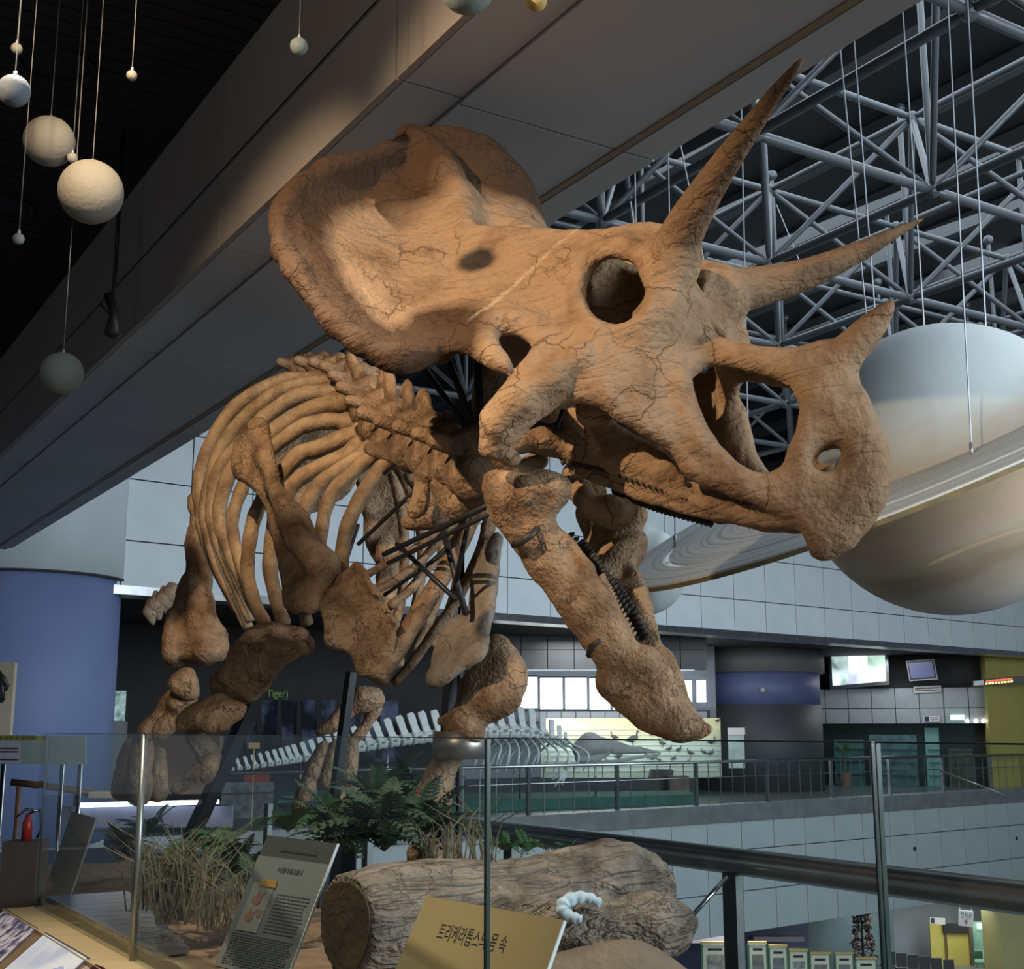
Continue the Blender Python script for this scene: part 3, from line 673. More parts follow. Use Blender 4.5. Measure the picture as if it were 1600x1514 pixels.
# ================================================================== body bones
def inflate(name, poly, ctrl, rmax, m=None, res=.014, extra=(), noise=(.009, 24), parent=None, holes=(), sm=1):
    """a bone whose outline and depth are surveyed; its section is rounded"""
    gx, gy = samples(poly, 3.6, holes); de = poly_dist(gx, gy, poly)
    Yv = rbf(ctrl)(gx, gy) if len(ctrl) > 2 else np.full(len(gx), ctrl[0][2])
    d = rays(gx, gy); P = d * (Yv / d[:, 1])[:, None]; r = np.clip(np.minimum(rmax, de * Yv / F), .007, None)
    ex = []
    for a in extra: ex.append([(np.array(at(q[0], q[1], q[2])) - np.array([0, 0, E]), q[3] * q[2] / F) for q in a])
    allp = np.vstack([P] + [np.array([e[0] for e in a]) for a in ex]); mr = max([rmax] + [e[1] for a in ex for e in a])
    v = Vol(allp.min(0) - mr - .05, allp.max(0) + mr + .05, res); v.stamp(P, r, 0)
    for a in ex: v.chain([e[0] for e in a], [e[1] for e in a], .03)
    v.smooth(sm)
    if noise: v.noise(noise[0], noise[1], len(name) + len(poly))
    V_, F_ = v.mesh(); V_ = V_ + np.array([0, 0, E]); c = V_.mean(0); o = link(name, np_mesh(V_ - c, F_), m or M_bone2); o.location = c; put(o, parent or skel)
    return o
def chainbone(name, chains, m=None, res=.012, noise=(.006, 30), parent=None, k=.03, flat=None):
    ex = [[(np.array(at(q[0], q[1], q[2])) - np.array([0, 0, E]), q[3] * q[2] / F) for q in cr(a, 3)] for a in chains]
    allp = np.array([e[0] for a in ex for e in a]); mr = max(e[1] for a in ex for e in a)
    v = Vol(allp.min(0) - mr - .05, allp.max(0) + mr + .05, res)
    for a in ex: v.chain([e[0] for e in a], [e[1] for e in a], k, flat)
    if noise: v.noise(noise[0], noise[1], len(name) + len(chains))
    V_, F_ = v.mesh(); V_ = V_ + np.array([0, 0, E]); c = V_.mean(0); o = link(name, np_mesh(V_ - c, F_), m or M_bone2); o.location = c; put(o, parent or skel)
    return o
# right shoulder blade, breast plate, right hind thigh
inflate('scapula', [(394, 652), (410, 658), (413, 698), (434, 744), (461, 780), (483, 807), (504, 844), (531, 868), (533, 890), (519, 914), (504, 947), (489, 965), (437, 956), (434, 920), (437, 890), (428, 868), (419, 832), (410, 795), (394, 765), (370, 750), (361, 722), (364, 692), (379, 668)],
        [(395, 655, 5.45), (365, 720, 5.5), (430, 760, 5.3), (470, 860, 5.1), (530, 880, 4.95), (440, 950, 5.0)], .030, noise=(.008, 20), extra=[[(405, 670, 5.42, 12), (425, 760, 5.25, 14), (465, 840, 5.05, 20), (500, 880, 4.95, 26)]])
inflate('coracoid', [(553, 874), (567, 880), (579, 909), (596, 929), (611, 950), (622, 979), (622, 1001), (609, 1027), (583, 1061), (565, 1064), (551, 1056), (548, 1027), (517, 1011), (514, 990), (501, 951), (503, 944), (521, 920), (527, 903)],
        [(553, 874, 4.9), (503, 947, 4.95), (620, 990, 4.75), (570, 1060, 4.8)], .022, noise=(.007, 22), extra=[[(556, 880, 4.86, 6), (590, 925, 4.76, 6), (618, 975, 4.72, 6)], [(520, 925, 4.88, 6), (505, 950, 4.9, 6), (518, 1005, 4.86, 6)]])
inflate('femur', [(294, 771), (309, 769), (316, 783), (319, 814), (328, 859), (334, 890), (331, 926), (334, 966), (350, 992), (354, 1014), (345, 1032), (324, 1046), (297, 1040), (276, 1043), (262, 1042), (256, 1027), (258, 992), (266, 966), (274, 926), (288, 890), (291, 829), (297, 807), (293, 789)],
        [(300, 770, 6.65), (310, 900, 6.55), (270, 1030, 6.5), (345, 1010, 6.5)], .085, extra=[[(330, 985, 6.45, 18), (320, 1020, 6.42, 20)], [(272, 960, 6.45, 12), (266, 1020, 6.42, 14)], [(305, 840, 6.5, 12), (310, 930, 6.45, 22), (318, 990, 6.45, 26)]], noise=(.013, 17))
inflate('patella', [(287, 1040), (303, 1046), (312, 1066), (310, 1092), (290, 1092), (266, 1082), (259, 1069), (268, 1054)], [(287, 1060, 6.4)], .06)
chainbone('fibula', [[(272, 1082, 6.5, 9), (255, 1108, 6.5, 8), (238, 1132, 6.5, 10), (228, 1146, 6.5, 12)]])
chainbone('tibia', [[(290, 1100, 6.5, 16), (272, 1122, 6.5, 13), (250, 1140, 6.5, 15)], [(296, 1098, 6.45, 12), (270, 1100, 6.45, 12)]])
chainbone('metatarsal', [[(222, 1168, 6.6, 18), (218, 1205, 6.6, 16), (215, 1240, 6.6, 19)]])
chainbone('metatarsal', [[(205, 1170, 6.75, 15), (196, 1208, 6.75, 13), (190, 1236, 6.75, 15)]])
chainbone('metatarsal', [[(245, 1180, 6.7, 13), (247, 1215, 6.7, 12), (246, 1240, 6.7, 14)]])
# right foreleg
inflate('humerus', [(361, 1008), (371, 998), (392, 982), (424, 973), (450, 977), (482, 987), (491, 1006), (487, 1016), (464, 1024), (445, 1043), (424, 1069), (398, 1095), (372, 1100), (340, 1092), (325, 1072), (329, 1056), (350, 1037), (355, 1021)],
        [(480, 1000, 4.95), (420, 980, 5.0), (340, 1060, 5.25), (410, 1080, 5.15)], .06, extra=[[(380, 1000, 4.95, 12), (430, 985, 4.9, 11), (470, 995, 4.88, 12)]], noise=(.011, 20))
inflate('ulna', [(268, 1127), (287, 1111), (318, 1095), (340, 1082), (378, 1096), (398, 1098), (379, 1119), (355, 1143), (332, 1151), (308, 1140), (275, 1136)], [(270, 1130, 5.2), (340, 1090, 5.25), (380, 1100, 5.15)], .05)
chainbone('metacarpal', [[(302, 1148, 5.2, 12), (318, 1168, 5.2, 12), (328, 1184, 5.2, 15)]])
chainbone('metacarpal', [[(322, 1192, 5.2, 9), (300, 1214, 5.2, 8), (272, 1236, 5.2, 7)]])
chainbone('phalanx', [[(331, 1188, 5.1, 9), (327, 1202, 5.1, 9), (322, 1216, 5.1, 8)]])
# left shoulder blade and foreleg
inflate('scapula', [(768, 813), (791, 836), (782, 868), (779, 918), (776, 955), (770, 977), (767, 1011), (757, 1032), (725, 1051), (701, 1069), (678, 1077), (664, 1069), (672, 1040), (678, 1011), (686, 988), (704, 966), (727, 950), (730, 923), (739, 894), (753, 865), (765, 830)],
        [(775, 820, 5.0), (740, 900, 4.95), (720, 1000, 4.75), (670, 1065, 4.7)], .028, M_bonegrey, noise=(.007, 20))
inflate('humerus', [(762, 985), (791, 993), (810, 1014), (823, 1040), (824, 1067), (815, 1093), (797, 1114), (770, 1126), (756, 1128), (760, 1145), (745, 1160), (700, 1160), (690, 1140), (664, 1128), (665, 1117), (686, 1117), (704, 1106), (715, 1088), (717, 1067), (735, 1040)],
        [(770, 990, 4.9), (820, 1050, 4.75), (750, 1100, 4.8), (690, 1130, 4.85)], .075, noise=(.012, 16))
inflate('ulna', [(684, 1170), (735, 1170), (720, 1200), (709, 1217), (704, 1257), (699, 1283), (672, 1284), (651, 1275), (636, 1257), (659, 1220), (678, 1194)], [(700, 1180, 4.85), (650, 1260, 4.85), (700, 1270, 4.8)], .06)
chainbone('phalanx', [[(676, 1322, 4.7, 13), (674, 1345, 4.7, 12), (672, 1372, 4.7, 14)]])
chainbone('phalanx', [[(650, 1326, 4.75, 10), (648, 1346, 4.75, 9), (646, 1370, 4.75, 11)]])
# foot that hangs clear in the middle: shank, wrist and toes
inflate('radius', [(556, 1072), (592, 1074), (599, 1090), (598, 1104), (580, 1110), (556, 1116), (530, 1140), (505, 1152), (488, 1154), (487, 1146), (520, 1112), (545, 1090)], [(575, 1085, 5.75)], .06)
chainbone('fibula', [[(588, 1108, 5.8, 9), (572, 1132, 5.8, 6), (556, 1156, 5.8, 7)]])
for pts in ([(507, 1168, 11), (495, 1192, 9), (488, 1210, 11)], [(484, 1216, 10), (478, 1234, 8), (474, 1246, 10)], [(470, 1252, 9), (467, 1262, 8), (466, 1276, 4)],
            [(524, 1168, 12), (516, 1196, 9), (512, 1222, 10)], [(548, 1164, 12), (546, 1198, 10), (545, 1222, 10)], [(532, 1232, 9), (528, 1250, 8), (526, 1268, 4)], [(553, 1226, 9), (558, 1240, 8), (563, 1252, 4)]):
    chainbone('phalanx', [[(a, b, 5.7, r_) for a, b, r_ in pts]], res=.011)
# ------------------------------------------------------------------ ribs
def rib(pts, Y0, Y1, r0, r1, m=M_rib):
    q = cr([(a, b) for a, b in pts], 6); n = len(q); P = []; Rr = []
    for i in range(n):
        u = i / (n - 1); Y = Y0 + (Y1 - Y0) * u; P.append(at(q[i][0], q[i][1], Y))
        rr_ = 1.55 * (r0 + (r1 - r0) * u) * (1.25 if u < .06 else 1.0) * (1 + .04 * math.sin(i * 1.1)); Rr.append(rr_ * Y / F)
    mb = MB(); mb.tube(P, Rr, 12, .78); o = mb.build('rib', m, None, True, True); put(o, skel)
    return o
rib([(522, 598), (458, 593), (413, 607), (370, 634), (343, 668), (322, 710), (312, 747), (312, 785), (320, 835), (345, 900), (372, 950)], 6.5, 6.35, 11, 8)
rib([(516, 602), (443, 609), (395, 642), (364, 673), (340, 712), (325, 768), (320, 807), (328, 844), (346, 899), (370, 944), (388, 981)], 6.3, 6.2, 11, 7)
rib([(537, 616), (474, 616), (419, 648), (384, 685), (350, 722), (336, 752), (331, 807), (343, 853), (364, 905), (392, 970)], 6.15, 6.05, 12, 7)
rib([(545, 626), (492, 638), (443, 663), (405, 692), (370, 722), (352, 757), (343, 798), (349, 838), (370, 890), (395, 944), (413, 975)], 6.0, 5.9, 13, 7)
rib([(553, 664), (518, 658), (480, 664), (460, 674), (419, 705), (390, 740), (376, 769), (364, 807), (366, 844), (382, 899), (402, 945)], 5.9, 5.75, 12, 7)
rib([(574, 676), (538, 684), (495, 702), (468, 710), (437, 744), (412, 780), (398, 808), (390, 846), (387, 892), (397, 938), (415, 975)], 5.75, 5.6, 13, 8)
rib([(566, 697), (524, 720), (480, 740), (452, 764), (432, 805), (425, 846), (422, 890), (434, 944), (444, 975)], 5.62, 5.5, 12, 9)
rib([(582, 700), (544, 726), (506, 750), (483, 780), (468, 820), (464, 870), (470, 930), (480, 975)], 5.5, 5.35, 11, 8)
rib([(598, 697), (576, 717), (532, 755), (512, 785), (503, 826), (500, 870), (508, 930)], 5.35, 5.25, 11, 8)
rib([(620, 708), (596, 732), (567, 772), (544, 819), (535, 862), (536, 905)], 5.2, 5.1, 12, 9)
for poly, Yi in (([(405, 735), (425, 690), (470, 662), (530, 650), (575, 672), (580, 720), (545, 770), (500, 800), (455, 815), (420, 790)], 7.1), ([(545, 700), (600, 690), (640, 720), (650, 780), (630, 850), (600, 900), (570, 860), (560, 780)], 7.3)):
    inflate('ilium', poly, [(500, 700, Yi)], .045, M_bone2, res=.02)
inflate('femur', [(585, 840), (612, 830), (625, 870), (622, 950), (632, 1040), (600, 1050), (590, 960)], [(600, 900, 7.2)], .07, M_bone2, res=.02)
# left side, seen from within
for pts, Y0, Y1, r0, r1 in (([(748, 790), (728, 830), (700, 885), (660, 950), (622, 1010), (588, 1062)], 5.0, 4.75, 10, 13), ([(766, 815), (745, 875), (715, 935), (680, 985), (648, 1030), (616, 1068)], 5.05, 4.85, 8, 6),
        ([(700, 800), (672, 839), (643, 860), (605, 880), (575, 897)], 5.3, 5.2, 6, 5), ([(712, 810), (680, 852), (654, 880), (619, 906), (588, 922)], 5.35, 5.25, 6, 5), ([(725, 825), (700, 860), (666, 890), (640, 922), (608, 948)], 5.45, 5.3, 7, 6),
        ([(660, 760), (690, 800), (712, 850), (716, 900), (700, 960), (676, 1010)], 5.7, 5.6, 8, 6), ([(640, 740), (668, 790), (690, 850), (690, 910), (670, 970), (650, 1020)], 5.95, 5.85, 8, 6), ([(620, 720), (645, 780), (660, 850), (655, 920), (640, 980)], 6.2, 6.1, 8, 6), ([(600, 700), (622, 770), (632, 850), (628, 930), (610, 1000)], 6.4, 6.3, 8, 6)):
    rib(pts, Y0, Y1, r0, r1, M_bone2)
# ------------------------------------------------------------------ back bone
spine = cr([(735, 742, 4.40), (705, 728, 4.62), (672, 716, 4.85), (640, 704, 5.08), (612, 690, 5.32), (592, 668, 5.58), (575, 645, 5.85), (560, 624, 6.12), (545, 610, 6.4), (525, 602, 6.7), (500, 598, 7.0), (470, 600, 7.3)], 1)
up_px = [(-6, -34), (-8, -70), (-12, -92), (-4, -96), (-6, -112), (8, -92), (-28, -84), (-10, -66), (0, -50), (-8, -30), (-8, -24), (-6, -20)]
for i, (px_, py_, Y_) in enumerate(spine):
    p = np.array(at(px_, py_, Y_)) - np.array([0, 0, E]); a = spine[max(i - 1, 0)]; b = spine[min(i + 1, len(spine) - 1)]
    ax = np.array(at(*b)) - np.array(at(*a)); ax /= np.linalg.norm(ax); lat = np.cross(ax, [0, 0, 1]); lat /= np.linalg.norm(lat); u3 = np.cross(lat, ax); k = Y_ / F
    v = Vol(p - .42, p + .42, .0135); r0 = .085
    v.cone(p - ax * .055, p + ax * .055, r0, r0, .02)
    v.cone(p + u3 * .05, p + u3 * .14, .055, .045, .03)
    tip = np.array(at(px_ + up_px[i][0], py_ + up_px[i][1], Y_ + .05)) - np.array([0, 0, E])
    v.cone(p + u3 * .10, tip, .05, .042, .02, (lat, .55))
    for sg in (-1, 1):
        v.cone(p + u3 * .09, p + u3 * .11 + lat * sg * .14, .04, .03, .03)
        v.cone(p + u3 * .12 + lat * sg * .05, p + u3 * .15 + lat * sg * .05 + ax * .10, .028, .02, .02)
    v.noise(.004, 30, i); V_, F_ = v.mesh(); o = link('vertebra', np_mesh(V_ - p, F_), M_bone2); o.location = p + np.array([0, 0, E]); put(o, skel)
# neck ribs and the knotted bones under the neck
for ch in ([[(655, 745, 4.7, 12), (690, 730, 4.65, 16), (715, 745, 4.6, 12)], [(660, 750, 4.7, 10), (655, 785, 4.7, 12), (645, 800, 4.7, 8)]], [[(690, 760, 4.6, 18), (720, 790, 4.6, 20), (750, 770, 4.5, 16)]],
           [[(650, 780, 4.9, 16), (680, 805, 4.9, 18), (640, 815, 4.95, 14)]], [[(715, 745, 4.45, 9), (740, 732, 4.4, 9), (758, 715, 4.35, 6)]], [[(575, 700, 5.2, 8), (600, 706, 5.15, 10), (640, 720, 5.1, 7), (668, 728, 5.0, 5)]],
           [[(755, 640, 4.6, 16), (765, 600, 4.6, 20), (775, 570, 4.6, 22)]]):
    chainbone('neck_bone', ch, res=.013)
# tail bones showing behind the thigh
for i, (a, b, c_, d_) in enumerate(((246, 946, 12, 24), (258, 938, 13, 22), (270, 930, 14, 20), (236, 956, 9, 20))):
    chainbone('tail_vertebra', [[(a - 4, b, 8.2, c_), (a + 6, b - 2, 8.2, c_)], [(a, b, 8.2, 5), (a - 3, b - d_, 8.2, 3)], [(a, b, 8.2, 5), (a + 3, b + d_, 8.2, 3)]], M_bonegrey, res=.018, noise=None)
# ------------------------------------------------------------------ steel mount
M_post = mat('mount_steel', (.035, .036, .042), (.05, .05, .055), 6, .45, .6)
def rod(a, b, r_, name='support_rod', seg=8):
    m = MB(); m.tube([at(*a), at(*b)], r_, seg); o = m.build(name, M_post, None, True, True); put(o, skel)
GZ = .97
def post(px, py, Y, px2, r_):
    a = at(px, py, Y); d = ray(px2, 1400); b = Vector((d.x * Y / d.y, Y, GZ - .012)); m = MB(); m.tube([a, b], r_, 4); o = m.build('support_post', M_post, None, False, True); put(o, skel)
post(704, 1040, 4.95, 684, .026); post(424, 1036, 5.35, 250, .036); post(549, 1050, 5.3, 500, .024); post(722, 760, 5.0, 716, .012)
for a, b, r_ in (((782, 781, 4.2), (600, 866, 5.0), .011), ((782, 795, 4.2), (606, 880, 5.0), .009), ((655, 565, 4.6), (745, 690, 4.4), .013), ((700, 560, 4.5), (748, 690, 4.4), .013), ((745, 560, 4.5), (752, 680, 4.4), .016), ((735, 800, 4.5), (706, 940, 4.8), .010), ((690, 820, 4.8), (728, 960, 4.7), .012),
               ((620, 850, 5.0), (712, 936, 4.7), .010), ((600, 740, 5.1), (655, 690, 4.9), .008), ((645, 735, 4.9), (735, 672, 4.5), .010), ((560, 620, 5.9), (616, 690, 5.3), .007), ((700, 860, 4.9), (600, 930, 5.0), .008), ((560, 820, 5.4), (540, 880, 5.3), .008), ((655, 760, 4.8), (560, 850, 5.3), .009), ((880, 640, 3.9), (850, 720, 4.0), .008), ((930, 640, 3.95), (880, 720, 4.0), .009), ((760, 700, 4.2), (940, 640, 3.9), .010)):
    rod(a, b, r_)
# metal collar plate on the left foreleg
m = MB(); c_ = at(720, 1164, 4.85); vs, fs = [], []
for z in (-.05, .05):
    for r_ in (.105, .098):
        for k in range(24): th = math.pi * (.95 + 1.1 * k / 23); vs.append(c_ + Vector((r_ * math.cos(th), r_ * math.sin(th), z)))
for k in range(23):
    fs += [(k, k + 1, 48 + k + 1, 48 + k), (24 + k, 72 + k, 72 + k + 1, 24 + k + 1), (k, 24 + k, 24 + k + 1, k + 1), (48 + k, 48 + k + 1, 72 + k + 1, 72 + k)]
fs += [(0, 48, 72, 24), (23, 47, 95, 71)]
m.add(vs, fs); o = m.build('collar_plate', mat('collar_steel', (.42, .39, .35), (.30, .27, .24), 9, .38, .8), None, True, True); put(o, skel)
# ================================================================== NEAR EXHIBIT
def text_mesh(body, size=1.0):
    c = bpy.data.curves.new('t', 'FONT'); c.body = body; c.size = size; c.align_x = 'LEFT'; c.resolution_u = 3
    o = bpy.data.objects.new('t', c); col.objects.link(o); dg = bpy.context.evaluated_depsgraph_get(); dg.update()
    me = bpy.data.meshes.new_from_object(o.evaluated_get(dg)); bpy.data.objects.remove(o); bpy.data.curves.remove(c); return me
class Quad:
    """a flat board given by three corners: top left, top right, bottom left"""
    def __init__(s, TL, TR, BL):
        s.o = Vector(TL); s.u = Vector(TR) - s.o; s.v = Vector(BL) - s.o; s.n = s.v.cross(s.u).normalized()
        if s.n.dot(Vector((0, 0, E)) - s.o) < 0: s.n.negate()
    def p(s, a, b, d=0): return s.o + s.u * a + s.v * b + s.n * d
    def rect(s, mb, a0, b0, a1, b1, d=.0006, th=.0004):
        mb.prism([s.p(a0, b0, d), s.p(a1, b0, d), s.p(a1, b1, d), s.p(a0, b1, d)], s.n * th); return mb
    def board(s, name, th, m, parent=None, local=True):
        mb = MB(); mb.prism([s.p(0, 0, -th), s.p(1, 0, -th), s.p(1, 1, -th), s.p(0, 1, -th)], s.n * th); return mb.build(name, m, parent, False, local)
    def text(s, body, a, b, h, m, parent, name='lettering', d=.0006, wid=None):
        me = text_mesh(body); co = np.zeros(len(me.vertices) * 3, np.float32); me.vertices.foreach_get('co', co); co = co.reshape(-1, 3)
        sx = h / .72
        if wid: sx = wid * s.u.length / max(co[:, 0].max(), 1e-3)
        u = s.u.normalized(); v = s.v.normalized(); base = s.p(a, b, d); k = h / .72
        W2 = np.array(base) + co[:, :1] * sx * np.array(u) - co[:, 1:2] * k * np.array(v); c = W2.mean(0)
        me.vertices.foreach_set('co', (W2 - c).astype(np.float32).ravel()); me.update()
        o = link(name, me, m); o.location = c
        if parent: put(o, parent)
        return o
def put2(o, part):
    """second level: part's own place plus its thing's"""
    base = Vector(part.location) + (Vector(part.parent.location) if part.parent else Vector()); o.parent = part; o.location = Vector(o.location) - base; return o
M_wood = mat('pale_wood', (.60, .47, .27), (.52, .39, .21), 3, .5, stretch=(1, 8, 1))
M_wood2 = mat('tan_board', (.33, .235, .12), (.28, .19, .10), 5, .55)
M_glass = glass('green_glass', (.93, .965, .955), .012)
M_edge = mat('glass_edge', (.045, .065, .055), (.03, .05, .04), 4, .2)
M_chrome = mat('chrome', (.62, .64, .66), None, rough=.14, metal=1.0)
M_ink = mat('black_ink', (.012, .011, .010), None, rough=.7)
OG = 1.187
def gt(px):
    k = (px - 800) / F * cT; return (DN.x * OG - k * DN.y * OG) / (k * DS.y - DS.x)
ZG0, ZG1 = -.705, -.015
# glazed barrier along the front of the plinth
cuts = [75, 226, 762, 1366, 2300]
for i in range(4):
    t0, t1 = gt(cuts[i]), gt(cuts[i + 1]); g_ = empty('glass_barrier_panel', otz(OG, (t0 + t1) / 2, ZG0))
    tag(g_, ('far-left pane of the glass barrier, before the slanted board', 'wide clear glass barrier pane in front of the ferns and grey info board', 'clear glass barrier pane in front of the log and the jaw', 'clear glass barrier pane at the right picture edge before the handrail')[i], 'glass pane')
    m = MB(); m.box(otz(OG, (t0 + t1) / 2, (ZG0 + ZG1) / 2), (.007, abs(t1 - t0) - .006, ZG1 - ZG0), (DN, DS, Z3)); m.build('pane', M_glass, g_, False, True)
    for t in (t0, t1):
        m = MB(); m.box(otz(OG, t + (.004 if t < (t0 + t1) / 2 else -.004), (ZG0 + ZG1) / 2), (.0072, .002, ZG1 - ZG0), (DN, DS, Z3)); m.build('pane_edge', M_edge, g_, False, True)
    m = MB(); m.box(otz(OG, (t0 + t1) / 2, ZG1), (.0072, abs(t1 - t0) - .006, .002), (DN, DS, Z3)); m.build('top_edge', M_edge, g_, False, True)
# return pane at the far end
t0 = gt(75); g_ = tag(empty('glass_barrier_panel', otz(OG + .7, t0, ZG0)), 'end pane of the glass barrier that turns away behind the slanted board', 'glass pane')
q0, q1 = otz(OG, t0 + .01, ZG0), otz(1.5, 7.2, ZG0); dq = (q1 - q0).normalized(); m = MB(); m.box((q0 + q1) / 2 + Vector((0, 0, (ZG1 - ZG0) / 2)), ((q1 - q0).length, .007, ZG1 - ZG0), (dq, dq.cross(Z3), Z3)); m.build('pane', M_glass, g_, False, True)
m = MB(); p = otz(OG, gt(226), ZG0); m.tube([p, p + Vector((0, 0, ZG1 - ZG0 - .0))], .011, 10)
tag(m.build('glass_post', mat('post_steel', (.30, .31, .29), None, rough=.35, metal=.8), None, True, True), 'slim upright steel post between two panes of the glass barrier', 'post')
# plinth, its pale ledge and the sloping desk with screens
PL0, PL1 = -2.0, gt(75) + .02
m = MB(); m.box(otz((OG + 2.52) / 2, (PL0 + 7.25) / 2, -.745 - .455), (2.52 - OG, 7.25 - PL0, .91), (DN, DS, Z3)); struct(m.build('plinth', mat('plinth_side', (.20, .17, .13), None, rough=.7)))
m = MB(); m.prism([otz(OG + .02, PL0, ZG0 - .05), otz(1.065, PL0, ZG0 - .05), otz(1.065, PL1 + .03, ZG0 - .05), otz(OG + .02, PL1 + .03, ZG0 - .05)], (0, 0, .05))
tag(m.build('wooden_ledge', M_wood, None, False, True), 'pale wooden ledge under the glass barrier', 'ledge')
deskA, deskB = (1.06, ZG0 - .012), (.62, ZG0 - .33)
dp0 = otz(deskA[0], 0, deskA[1]); dn = (otz(deskB[0], 0, deskB[1]) - dp0).cross(DS).normalized()
if dn.z < 0: dn.negate()
def on_desk(px, py, d=0):
    r_ = ray(px, py); k = (dp0 - Vector((0, 0, E))).dot(dn) / r_.dot(dn); return Vector((0, 0, E)) + r_ * k + dn * d
desk = tag(empty('display_desk', otz(.7, 4.0, -1.65)), 'sloping tan display desk with two lit screens before the glass', 'desk')
def desk_piece(name, t0, t1, m_, o0=deskA, o1=deskB, th=.04, parent=desk):
    mb = MB(); mb.prism([otz(o0[0], t0, o0[1]), otz(o1[0], t0, o1[1]), otz(o1[0], t1, o1[1]), otz(o0[0], t1, o0[1])], dn * -th); return mb.build(name, m_, parent, False, True)
te = (on_desk(82, 1441) - dp0).dot(DS); te2 = (on_desk(163, 1485) - dp0).dot(DS)
desk_piece('desk_board', te + .004, PL1 - .02, M_wood2); desk_piece('desk_board', te2, te - .004, M_wood2); desk_piece('desk_board', PL0, te2 - .004, mat('pale_pink_board', (.56, .46, .40), None, rough=.5))
m = MB(); m.box(otz(.86, (PL0 + PL1) / 2, -1.36), (.34, PL1 - PL0 - .06, .57), (DN, DS, Z3)); m.build('desk_body', M_wood2, desk, False, True)
def scr_mat(name, c1, c2, sc_, st):
    return mat(name, c1, c2, sc_, .3, emit=st, detail=6, lo=.4, hi=.6)
for i, (q, m_) in enumerate(((((9, 1420), (60, 1451), (-70, 1490)), scr_mat('screen_rocks', (.05, .05, .10), (.55, .48, .52), 26, .45)), (((72, 1457), (141, 1497), (-8, 1527)), scr_mat('screen_sky', (.42, .46, .58), (.64, .66, .68), 4, .45)))):
    Q = Quad(on_desk(*q[0], .002), on_desk(*q[1], .002), on_desk(*q[2], .002)); f = Q.board('screen_bezel', .004, mat('bezel', (.10, .10, .15), None, rough=.3)); put(f, desk)
    mb = MB(); Q.rect(mb, .03, .03, .97, .97, .001, .001); s_ = mb.build('screen', m_, None, False, True); put2(s_, f)
    if i:
        mb = MB(); mb.prism([Q.p(.80, .30, .003), Q.p(.86, .34, .003), Q.p(.78, .55, .003), Q.p(.55, .62, .003), Q.p(.62, .52, .003)], Q.n * .0005); s_ = mb.build('picture_whale', mat('screen_slate', (.25, .28, .40), None, emit=.8), None, False, True); put2(s_, f)
mb = MB(); mb.prism([on_desk(150, 1508, .002), on_desk(165, 1514, .002), on_desk(150, 1530, .002), on_desk(135, 1522, .002)], dn * .003); mb.build('button_pad', mat('dark_red', (.07, .015, .02), None, rough=.4), desk, False, True)
# ------------------------------------------------------------------ soil inside the plinth, plank strip
def ground_z(o_, t_): return -.70 + .012 * math.sin(o_ * 5 + t_ * 2) + .016 * math.sin(t_ * 6.3 - o_ * 3) + .010 * math.sin(o_ * 13 + 2) * math.sin(t_ * 11)
vs, fs = [], []; NO, NT = 60, 110
for i in range(NO + 1):
    for j in range(NT + 1):
        t_ = PL0 + (7.2 - PL0) * j / NT; o0_ = OG + .025 + max(0, t_ - PL1) * .20; o_ = o0_ + (2.5 - o0_) * i / NO
        z = ground_z(o_, t_) + .10 * math.exp(-((o_ - 2.35) ** 2 / .10 + (t_ - .95) ** 2 / .25))
        vs.append(otz(o_, t_, z))
for i in range(NO):
    for j in range(NT): a = i * (NT + 1) + j; fs.append((a, a + 1, a + NT + 2, a + NT + 1))
m = MB(); m.add(vs, fs); o = m.build('soil', mat('sandy_soil', (.36, .22, .13), (.22, .135, .085), 12, .95, bump=.9, bscale=60), None, True, True); tag(o, 'reddish sandy soil spread over the plinth under the skeleton', 'soil', kind='stuff')
deck = tag(empty('plank_strip', otz(1.5, 4.6, -.69)), 'strip of glossy dark planks on the plinth behind the glass', 'boardwalk')
M_plank = mat('glossy_plank', (.20, .17, .16), (.12, .09, .08), 3, .22, stretch=(1, 1, 1))
edge_pts = [(122, 1340), (165, 1368), (205, 1398), (238, 1428), (272, 1460), (300, 1492)]
def on_ground(px, py, z=-.66):
    r_ = ray(px, py); k = z / r_.z; return Vector((r_.x * k, r_.y * k, E + z))
tt = np.arange(2.6, 5.55, .115)
eo_ = [(lambda v: (v.dot(DN), v.dot(DS)))(on_ground(a, b)) for a, b in edge_pts]; eo_.sort(key=lambda q: q[1])
for t in tt:
    o1 = float(np.interp(t, [q[1] for q in eo_], [q[0] for q in eo_])); 
    if o1 - OG < .12: continue
    m = MB(); m.box(otz((OG + .02 + o1) / 2, t, -.665), (o1 - OG - .02, .107, .02), (DN, DS, Z3)); m.build('plank', M_plank, deck, False, True)
